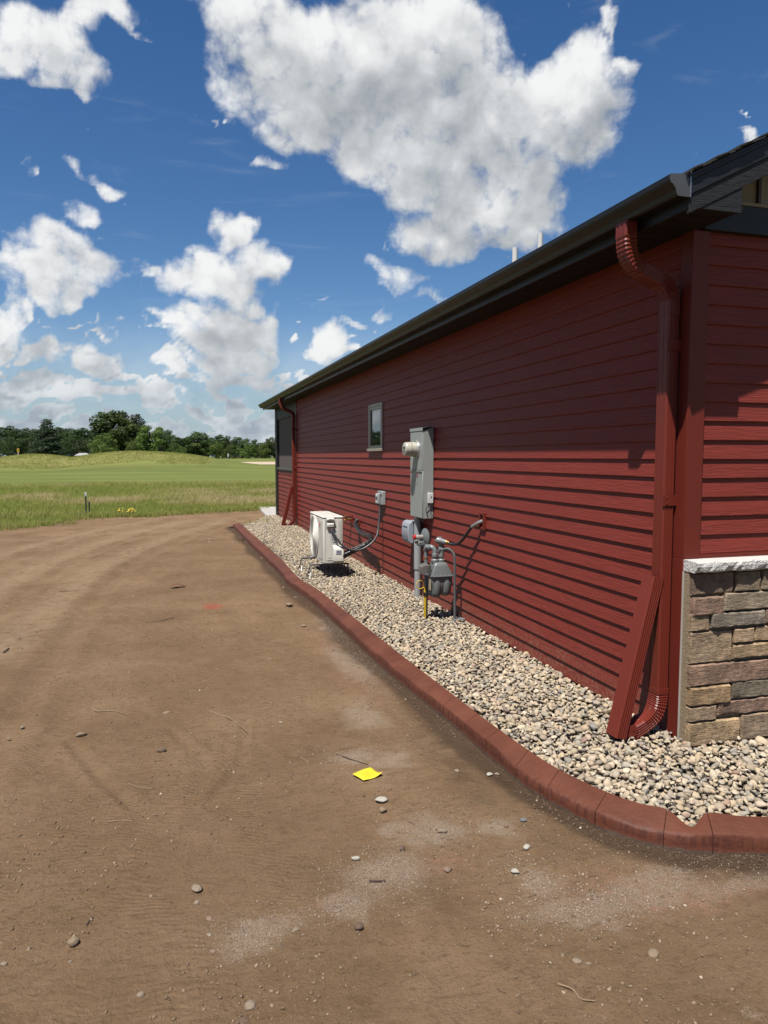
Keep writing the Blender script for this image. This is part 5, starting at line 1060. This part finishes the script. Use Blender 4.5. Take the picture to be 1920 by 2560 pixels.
def crumbs():
    rng = np.random.default_rng(21); n = 20000; d = rng.uniform(0, 1, n) ** 1.4 * 8; a = math.radians(16.42) + rng.uniform(-.56, .50, n); x = CX + (1.6 + d) * np.sin(a); y = CY + (1.6 + d) * np.cos(a)
    cl = fbm(x * 1.6, y * 1.6, 3, 44); m = in_poly(x, y, YARD) & (cl + rng.normal(0, .05, n) > .44) & (poly_dist(x, y, KOUT) > .012); x = x[m]; y = y[m]; s = rng.exponential(.0028, len(x)) + .0014; s = np.minimum(s, .009)
    V, F, ID = merge_rocks(PROTO0, np.stack([x, y, dirt_h(x, y) + s * .2], -1), s, rng, .8)
    t = NT("soil_crumb"); t.color(t.ramp(t.attr("rnd"), [(0, (.13, .082, .048)), (.6, (.22, .145, .088)), (.88, (.29, .20, .13)), (.975, (.36, .27, .18)), (1, (.50, .42, .32))])); t.rough(.95)
    tag(np_mesh("soil_crumbs", V, F, t.m, None, True, {"rnd": rng.random(len(x))[ID]}), "scattered clods and grit over the dirt", "soil", kind="stuff")
crumbs()
def grit():
    rng = np.random.default_rng(77); P = []; S = []; C = []
    for (cx, cy, rx, ry, n) in [(-1.86, -.72, .22, .20, 1500), (-2.07, -.87, .14, .10, 350), (-2.35, -.90, .17, .13, 500), (-1.24, -1.10, .28, .14, 1100), (-.98, -1.05, .36, .13, 1200), (-1.33, -.88, .12, .16, 900), (-1.55, -.45, .18, .16, 900), (-1.30, 2.0, .16, .8, 1600), (-1.70, .38, .2, .14, 900), (-1.22, 3.2, .12, .5, 700)]:
        x = rng.normal(cx, rx * .62, n); y = rng.normal(cy, ry * .62, n); s_ = np.minimum(rng.exponential(.0011, n) + .0011, .0055); P.append(np.stack([x, y], -1)); S.append(s_); C.append(rng.uniform(.45, 1.0, n))
    t_ = rng.uniform(0, 1, 5200); tf = t_ * (len(KOUT) - 1.001); k = tf.astype(int); fr = (tf - k)[:, None]; ko = np.array(KOUT); ki = np.array(KIN); po = ko[k] * (1 - fr) + ko[k + 1] * fr; pi_ = ki[k] * (1 - fr) + ki[k + 1] * fr                 # loose clods pushed against the kerb
    d = np.abs(rng.normal(0, .05, 5200)); nx = po[:, 0] - pi_[:, 0]; ny = po[:, 1] - pi_[:, 1]; L_ = np.hypot(nx, ny)
    P.append(np.stack([po[:, 0] + nx / L_ * d, po[:, 1] + ny / L_ * d], -1)); S.append(np.minimum(rng.exponential(.0024, 5200) + .0012, .009) * (.4 + 1.2 * fbm(po[:, 0] * 5, po[:, 1] * 5, 2, 8))); C.append(rng.uniform(0, .4, 5200))
    P = np.concatenate(P); S = np.concatenate(S); C = np.concatenate(C); m = in_poly(P[:, 0], P[:, 1], YARD) & (P[:, 1] < 12.6) & (poly_dist(P[:, 0], P[:, 1], KOUT) > .003); P, S, C = P[m], S[m], C[m]
    V, F, ID = merge_rocks(PROTO0, np.concatenate([P, (dirt_h(P[:, 0], P[:, 1]) + S * .35)[:, None]], 1), S, rng, .8)
    t = NT("dust_grit"); t.color(t.ramp(t.attr("rnd"), [(0, (.075, .045, .027)), (.4, (.145, .09, .055)), (.46, (.24, .17, .12)), (.8, (.34, .265, .205)), (1, (.43, .355, .285))])); t.rough(.95)
    tag(np_mesh("dust_grit", V, F, t.m, None, True, {"rnd": C[ID]}), "pale concrete grit and loose soil clods near the kerb", "grit", kind="stuff")
grit()

# ------------------------------------------------------------------ grass, flowers, stakes
def blades(name, x, y, h, wid, tint, per, rng, label, spread=.05, zf=terrain_h):
    n = len(x) * per; X = np.repeat(x, per) + rng.normal(0, spread, n); Y = np.repeat(y, per) + rng.normal(0, spread, n); H = np.repeat(h, per) * rng.uniform(.55, 1.2, n); a = rng.uniform(0, 2 * PI, n); Wd = np.repeat(wid, per) * rng.uniform(.6, 1.3, n)
    lean = np.abs(rng.normal(0, .35, n)) + .1; la = rng.normal(.5, 1.4, n); z = zf(X, Y)
    bx, by = np.cos(a) * Wd / 2, np.sin(a) * Wd / 2; tx, ty = np.cos(la) * lean * H, np.sin(la) * lean * H
    V = np.stack([np.stack([X - bx, Y - by, z - .02], -1), np.stack([X + bx, Y + by, z - .02], -1), np.stack([X + tx * .35 + bx * .7, Y + ty * .35 + by * .7, z + H * .6], -1), np.stack([X + tx * .35 - bx * .7, Y + ty * .35 - by * .7, z + H * .6], -1), np.stack([X + tx, Y + ty, z + H], -1)], 1).reshape(-1, 3)
    i = np.arange(n)[:, None] * 5; F = np.concatenate([np.concatenate([i, i + 1, i + 2], 1), np.concatenate([i, i + 2, i + 3], 1), np.concatenate([i + 3, i + 2, i + 4], 1)])
    tt = np.clip(np.repeat(tint, per) + rng.normal(0, .16, n), 0, 1); T = np.stack([tt, tt, tt + .06, tt + .06, tt + .2], 1).ravel()
    o = np_mesh(name, V, F, grass_mat, None, False, {"tint": T}); tag(o, label, "grass", kind="stuff"); return o
t = NT("grass_blade"); c = t.ramp(t.attr("tint"), [(0, (.25, .30, .062)), (.3, (.34, .37, .092)), (.55, (.43, .405, .14)), (.8, (.52, .43, .21)), (1, (.60, .50, .28))]); t.color(c); t.rough(.8); t.b.inputs["Specular IOR Level"].default_value = .2
tl = t.N("ShaderNodeBsdfTranslucent"); t.L(c, tl.inputs[0]); mx = t.N("ShaderNodeMixShader"); mx.inputs[0].default_value = .5; t.L(t.b.outputs[0], mx.inputs[1]); t.L(tl.outputs[0], mx.inputs[2]); t.L(mx.outputs[0], t.out.inputs[0]); grass_mat = t.m
def grow():
    rng = np.random.default_rng(31)
    def fan(n, d0, d1, pw=1.0):
        d = d0 + (d1 - d0) * rng.uniform(0, 1, n) ** pw; a = rng.uniform(-.30, .20, n); return CX + d * np.sin(a), CY + d * np.cos(a), d
    x, y, d = fan(34000, 16.5, 47, 1.25); m = (rough_mask(x, y) > rng.random(len(x))) & (rng.random(len(x)) < 1.25 - (d - 17) / 38) & ~in_poly(x, y, YARD) & ~((x > -.4) & (y < 18.75)); x, y, d = x[m], y[m], d[m]
    tn = tan_mask(x, y) * .75 + .12 * fbm(x / 3, y / 3, 2, 5)
    blades("long_grass", x, y, .11 + .12 * tn + .09 * rng.random(len(x)), .008 + .0004 * d, tn, 7, rng, "long fescue grass streaked green and straw at the edge of the dirt", .07)
    x, y, d = fan(24000, 86, 138); m = rough_mask(x, y) > .4; x, y, d = x[m], y[m], d[m]; tn = .18 + tan_mask(x, y) * .32
    blades("mound_grass", x, y, np.full(len(x), .12), np.full(len(x), .05), tn, 4, rng, "rough grass growing over the golf mounds", .35)
    x = rng.uniform(-8.5, -4.3, 9000); y = rng.uniform(12.6, 18.0, 9000); m = ~in_poly(x, y, YARD) & (rough_mask(x, y) < .9); x, y = x[m], y[m]
    blades("lawn_grass", x, y, np.full(len(x), .055), np.full(len(x), .016), np.full(len(x), .12), 6, rng, "short bright lawn grass at the left edge of the dirt", .05)
    e = np.array(catmull(GRASS_EDGE[3:], 30)); k = rng.integers(0, len(e), 900); x = e[k, 0] + rng.normal(0, .22, 900); y = e[k, 1] + rng.normal(-.05, .25, 900)
    blades("edge_grass", x, y, rng.uniform(.05, .16, 900), np.full(900, .014), rng.uniform(.0, .5, 900), 6, rng, "ragged grass tufts along the dirt edge", .05, lambda X, Y: np.maximum(terrain_h(X, Y), 0) * 0)
grow()
def flowers(x, y, n, label):
    rng = random.Random(int(abs(x) * 100)); E = thing("flower_clump", (x, y, 0), label, "flowers", "yellow flower clumps at the grass edge")
    mg = paint("flower_leaf", (.06, .11, .02), .8); my_ = paint("yellow_petal", (.75, .52, .02), .6)
    st = MB(); 
    for k in range(n):
        a, r_ = rng.uniform(0, 6.28), rng.uniform(.02, .11); px, py = x + r_ * math.cos(a), y + r_ * .6 * math.sin(a); h = rng.uniform(.09, .2)
        part(MB().tube([(px, py, -.03), (px + .01, py, h * .6), (px + rng.uniform(-.02, .02), py, h)], .004, 5), "stem", mg, E)
        part(MB().lathe([(.004, 0), (.016, .006), (.020, .010), (.012, .015), (.003, .017)], (px, py - .005, h), (rng.uniform(-.4, .2), -.4, 1), 8), "flower_head", my_, E)
flowers(-3.90, 16.98, 9, "pale yellow flower clump at the grass edge, left of two"); flowers(-3.62, 16.85, 16, "bright yellow flower clump at the grass edge, right of two")
def stake(x, y, h, label, tall):
    E = thing("steel_post", (x, y, 0), label, "post", "steel posts at the grass edge"); m = paint("post_green", (.035, .045, .030), .6)
    part(MB().prism([(-.022 + x, y), (x + .022, y), (x + .022, y + .006), (x + .004, y + .006), (x + .004, y + .036), (x - .004, y + .036), (x - .004, y + .006), (x - .022, y + .006)], 'z', -.05, h * (.82 if tall else 1)), "shaft", m, E)
    if tall: part(MB().prism([(-.022 + x, y), (x + .022, y), (x + .022, y + .006), (x + .004, y + .006), (x + .004, y + .036), (x - .004, y + .036), (x - .004, y + .006), (x - .022, y + .006)], 'z', h * .8205, h), "white_tip", M_PVC, E)
    for k in range(int(h / .06)): part(MB().box(x - .006, x + .006, y - .008, y - .0005, .04 + .055 * k, .055 + .055 * k), "stud", m, E)
stake(-4.78, 17.35, .62, "taller green steel post with white tip at the grass edge", True); stake(-4.70, 17.38, .36, "shorter dark steel post beside the white tipped one", False)

# ------------------------------------------------------------------ trees, shed, tee markers
def leaf_mat(name, c0, c1, c2):
    t = NT(name); f = t.attr("tint"); c = t.ramp(f, [(0, c0), (.5, c1), (1, c2)]); oi = t.N("ShaderNodeObjectInfo")
    hs = t.N("ShaderNodeHueSaturation"); t.L(c, hs.inputs["Color"]); t.L(t.math('MULTIPLY_ADD', oi.outputs["Random"], .5, .75), hs.inputs["Value"]); t.L(t.math('MULTIPLY_ADD', oi.outputs["Random"], .03, .485), hs.inputs["Hue"])
    t.color(hs.outputs[0]); t.rough(.7); t.b.inputs["Specular IOR Level"].default_value = .2; tl = t.N("ShaderNodeBsdfTranslucent"); t.L(hs.outputs[0], tl.inputs[0]); mx = t.N("ShaderNodeMixShader"); mx.inputs[0].default_value = .25
    t.L(t.b.outputs[0], mx.inputs[1]); t.L(tl.outputs[0], mx.inputs[2]); t.L(mx.outputs[0], t.out.inputs[0]); return t.m
LM = {'dark': leaf_mat("oak_leaf", (.026, .052, .016), (.054, .094, .029), (.090, .138, .044)), 'mid': leaf_mat("maple_leaf", (.038, .075, .016), (.078, .132, .030), (.130, .190, .048)), 'light': leaf_mat("ash_leaf", (.060, .105, .018), (.115, .175, .035), (.180, .240, .060)), 'pine': leaf_mat("pine_needle", (.023, .040, .021), (.046, .072, .036), (.076, .108, .053))}
BARK = paint("bark", (.075, .058, .045), .95, .3, 3)
def tree_proto(kind, seed, nleaf=2600):
    """unit tree 1 m tall: trunk mesh, crown mesh"""
    r = np.random.default_rng(seed); mb = MB(); blobs = []
    if kind == 'conifer':
        mb.tube([(0, 0, -.05), (.01, 0, .5), (0, 0, .97)], [.028, .016, .003], 7)
        for k in range(30):
            z = .16 + .80 * k / 30; rad = .25 * (1 - z) ** .75 + .02; a = k * 2.4
            for da in (0, 2.1, 4.2): aa = a + da + r.normal(0, .2); rr_ = rad * r.uniform(.6, 1.15); mb.tube([(0, 0, z), (math.cos(aa) * rr_, math.sin(aa) * rr_, z - .03)], [.006, .002], 4); blobs.append((math.cos(aa) * rr_ * .7, math.sin(aa) * rr_ * .7, z - .015, rad * .42 + .012, .028))
    else:
        top = .42 + .1 * r.random(); mb.tube([(0, 0, -.06), (.01, .0, .18), (r.normal(0, .02), r.normal(0, .02), top), (r.normal(0, .03), r.normal(0, .03), .85)], [.034, .026, .018, .004], 7)
        nb = {'broad': 22, 'tall': 20, 'bush': 20}[kind]; wx = {'broad': .36, 'tall': .26, 'bush': .46}[kind]; z0 = {'broad': .20, 'tall': .22, 'bush': .10}[kind]
        for k in range(nb):
            a = k * 2.4 + r.uniform(-.6, .6); f = k / (nb - 1); z = z0 + (.90 - z0) * f; rad = wx * (math.sin(PI * (0.20 + .68 * f)) ** .8) * r.uniform(.35, 1.0); x, y = math.cos(a) * rad, math.sin(a) * rad; br = r.uniform(.11, .19) * (1.15 if kind == 'bush' else 1) * (1 - .35 * f)
            blobs.append((x, y, z, br, br * .80)); mb.tube([(0, 0, max(.08, z - .22)), (x * .5, y * .5, z - .08), (x, y, z)], [.012, .007, .003], 5)
        blobs.append((0, 0, .50, wx * .75, .26))
    w = np.array([b[3] ** 1.4 for b in blobs]); w /= w.sum(); bi = r.choice(len(blobs), nleaf, p=w); B = np.array(blobs)[bi]
    d = r.normal(size=(nleaf, 3)); d /= np.linalg.norm(d, axis=1)[:, None]; rad = r.uniform(.35, 1.08, nleaf) ** .6; C = B[:, :3] + d * rad[:, None] * np.stack([B[:, 3], B[:, 3], B[:, 4]], -1)
    s = r.uniform(.013, .030, nleaf) * (.8 if kind == 'conifer' else 1); nrm = d + r.normal(0, .55, (nleaf, 3)); nrm /= np.linalg.norm(nrm, axis=1)[:, None]; ref = r.normal(size=(nleaf, 3)); u = np.cross(nrm, ref); u /= np.linalg.norm(u, axis=1)[:, None]; v = np.cross(nrm, u)
    V = np.stack([C - u * s[:, None] * .8, C + v * s[:, None] * .45, C + u * s[:, None], C - v * s[:, None] * .5], 1).reshape(-1, 3); i = np.arange(nleaf)[:, None] * 4; F = np.concatenate([i, i + 1, i + 2, i + 3], 1)
    blobt = r.random(len(blobs))[bi]; T = np.clip(.5 * blobt + .5 * r.random(nleaf), 0, 1)
    return mb, V, F, np.repeat(T, 4)
PROT = {}
def get_proto(kind, k, lm):
    key = (kind, k, lm)
    if key not in PROT:
        mb, V, F, T = tree_proto(kind, 100 + k * 7 + len(kind), 5200 if kind != 'conifer' else 4200); tm = mb.mesh("trunk"); tm.materials.append(BARK); o = np_mesh("crown", V, F, LM[lm], None, False, {"tint": T}); cm = o.data; bpy.data.objects.remove(o); PROT[key] = (tm, cm)
    return PROT[key]
def tree(px, d, h, kind, lm, label, k=0, wide=1.0, name="tree", group="trees along the far side of the golf course"):
    x, y = polar(px, d); z = zt(x, y); E = thing(name, (x, y, z), label, "tree", group); E.scale = (h * wide * 1.12, h * wide * 1.12, h); E.rotation_euler = (0, 0, k * 1.9 + px * .01)
    tm, cm = get_proto(kind, k % 4, lm)
    for nm, me in (("trunk", tm), ("crown", cm)): o = bpy.data.objects.new(nm, me); COL.objects.link(o); o.parent = E
def hgt(row, d): return (CZ + (1142 - row) / 1800 * d - 1.0) * 1.01
TREES = [ # column, distance, top row, kind, leaf, width, label
 (120, 226, 1052, 'conifer', 'pine', 1.45, "tall dark pine standing before the left wood"), (283, 232, 1031, 'tall', 'mid', 1.6, "tallest broad tree of the middle clump"), (312, 246, 1032, 'conifer', 'pine', 1.1, "dark conifer top poking out of the middle clump"), (344, 236, 1038, 'conifer', 'pine', 1.5, "feathery conifer at the right of the middle clump"),
 (262, 214, 1088, 'bush', 'light', 1.25, "low light green bushy tree in front of the middle clump"), (330, 212, 1102, 'bush', 'light', .9, "small light green tree beside the low bushy one"), (376, 218, 1066, 'broad', 'light', 1.35, "rounded light green tree right of the middle clump"), (403, 236, 1072, 'broad', 'dark', 1.3, "dark rounded tree behind the light green one"),
 (424, 222, 1088, 'broad', 'mid', 1.15, "mid green tree left of the gap in the treeline"), (446, 226, 1093, 'tall', 'dark', 1.3, "narrow grey-green tree at the gap in the treeline"), (400, 214, 1112, 'conifer', 'pine', 1.6, "small blue-grey spruce under the rounded tree"), (436, 214, 1106, 'bush', 'mid', .9, "low mid green bush at the gap in the treeline"), (456, 218, 1115, 'bush', 'light', .8, "low light shrub right of the gap"),
 (472, 236, 1092, 'broad', 'mid', 1.1, "leafy tree just right of the gap"), (497, 232, 1081, 'tall', 'mid', 1.75, "tallest tree of the right treeline"), (522, 246, 1092, 'broad', 'dark', 1.2, "darker tree behind the tallest right one"), (546, 250, 1088, 'tall', 'mid', 1.1, "thin see-through tree in the right treeline"), (540, 226, 1103, 'bush', 'light', 1.0, "wide light green tree before the thin one"), (574, 236, 1091, 'broad', 'mid', 1.25, "full round tree right of the thin one"),
 (604, 236, 1093, 'broad', 'mid', 1.3, "full round tree left of the flag pole top"), (575, 222, 1114, 'bush', 'mid', 1.1, "low wide bush under the full round trees"), (622, 228, 1108, 'bush', 'light', 1.1, "light yellow-green bush near the house corner"), (637, 246, 1099, 'tall', 'mid', .9, "slim tree rising above bushes near the house corner"), (655, 228, 1106, 'bush', 'light', 1.2, "light green tree close to the house corner"), (688, 232, 1092, 'broad', 'mid', 1.4, "tree half hidden by the house corner"), (672, 240, 1102, 'broad', 'dark', 1.2, "dark tree beside the house corner")]
for k, (px, d, row, kind, lm, wd, lab) in enumerate(TREES): tree(px, d, hgt(row, d), kind, lm, lab, k, wd)
rw = random.Random(12)
for k, (px, row, lab) in enumerate([(462, 1118, "low thicket at the left end of the right treeline"), (486, 1112, "low dark thicket below the tallest right tree"), (512, 1110, "low thicket right of the tallest right tree"), (556, 1108, "dark thicket below the thin see-through tree"), (590, 1110, "thicket between the two full round trees"), (616, 1112, "thicket left of the yellow-green bush"), (640, 1112, "thicket below the slim tree near the house"), (664, 1112, "thicket between light green tree and house corner"), (700, 1108, "thicket mostly hidden by the house corner")]):
    tree(px, 243 + 4 * (k % 3), hgt(row, 245), 'bush', 'dark' if k % 2 else 'mid', lab, k, 1.25)
for k in range(34):                                          # the dark wood to the left, most of it beyond the frame
    px = -620 + 29 * k + rw.uniform(-7, 7); d = rw.uniform(244, 275); row = 1076 + rw.uniform(-3, 6) - (3 if k % 3 == 0 else 0)
    if px > 325: break
    tree(px, d, hgt(row, d), ['broad', 'tall', 'broad'][k % 3], 'dark', "dark leafy tree in the dense wood at left", k, rw.uniform(1.2, 1.55), group="trees of the dark wood at left")
for k in range(22):
    px = -600 + 42 * k + rw.uniform(-9, 9); d = rw.uniform(228, 240); row = 1098 + rw.uniform(-10, 14)
    if px > 235: break
    tree(px, d, hgt(row, d), 'bush', 'dark', "low dark tree along the foot of the left wood", k + 2, rw.uniform(1.15, 1.5), group="low trees at the foot of the left wood")
def far_hut():
    x, y = polar(206, 205); z = zt(x, y); E = thing("shed", (x, y, z), "small white shed with grey roof behind the mound", "shed"); mw = paint("shed_white", (.62, .63, .65), .6)
    part(MB().box(x - 1.8, x + 1.8, y, y + 3, z - .3, z + 1.10), "wall", mw, E); part(MB().add([(x - 2.0, y - .3, z + 1.06), (x + 2.0, y - .3, z + 1.06), (x + 2.0, y + 3.3, z + 1.06), (x - 2.0, y + 3.3, z + 1.06), (x - .9, y + 1.5, z + 1.72), (x + .9, y + 1.5, z + 1.72)], [(0, 1, 5, 4), (1, 2, 5), (2, 3, 4, 5), (3, 0, 4), (0, 3, 2, 1)]), "roof", paint("shed_roof", (.36, .36, .38), .8), E)
    part(MB().box(x + .3, x + 1.1, y - .04, y - .001, z - .2, z + 1.0), "door", paint("shed_door", (.28, .29, .31), .6), E); part(MB().box(x - 1.2, x - .5, y - .04, y - .001, z + .4, z + .9), "window", GLASS, E)
far_hut()
def tee_marker(px, d, row, h, label):
    x, y = polar(px, d); z = CZ + (1142 - row) / 1800 * d - h; E = thing("tee_marker", (x, y, z), label, "sign", "yellow tee markers on the mounds"); my_ = paint("tee_yellow", (.70, .44, .02), .5)
    part(MB().cyl((x, y, zt(x, y) - .1), (x, y, z + h * .55), .05, .05, 8), "post", M_PVC, E); part(MB().box(x - .16 * h, x + .16 * h, y - .03, y + .03, z + h * .45, z + h), "plate", my_, E, bevel=.02); part(MB().box(x - .05 * h, x + .06 * h, y - .045, y - .031, z + h * .62, z + h * .86), "number", M_DARK, E)
tee_marker(46, 108, 1124, .9, "yellow tee marker sign on a post at the far left"); tee_marker(328, 108, 1129, .55, "small yellow marker on top of the middle mound")
x, y = polar(570, 165); E = thing("flag_pole", (x, y, zt(x, y)), "thin pole with pale top on the far fairway", "pole"); part(MB().cyl((x, y, zt(x, y) - .1), (x, y, zt(x, y) + 1.9), .05, .04, 8), "pole", M_STEEL, E); part(MB().box(x - .12, x + .16, y - .02, y + .02, zt(x, y) + 1.2, zt(x, y) + 1.9), "flag", M_PVC, E)
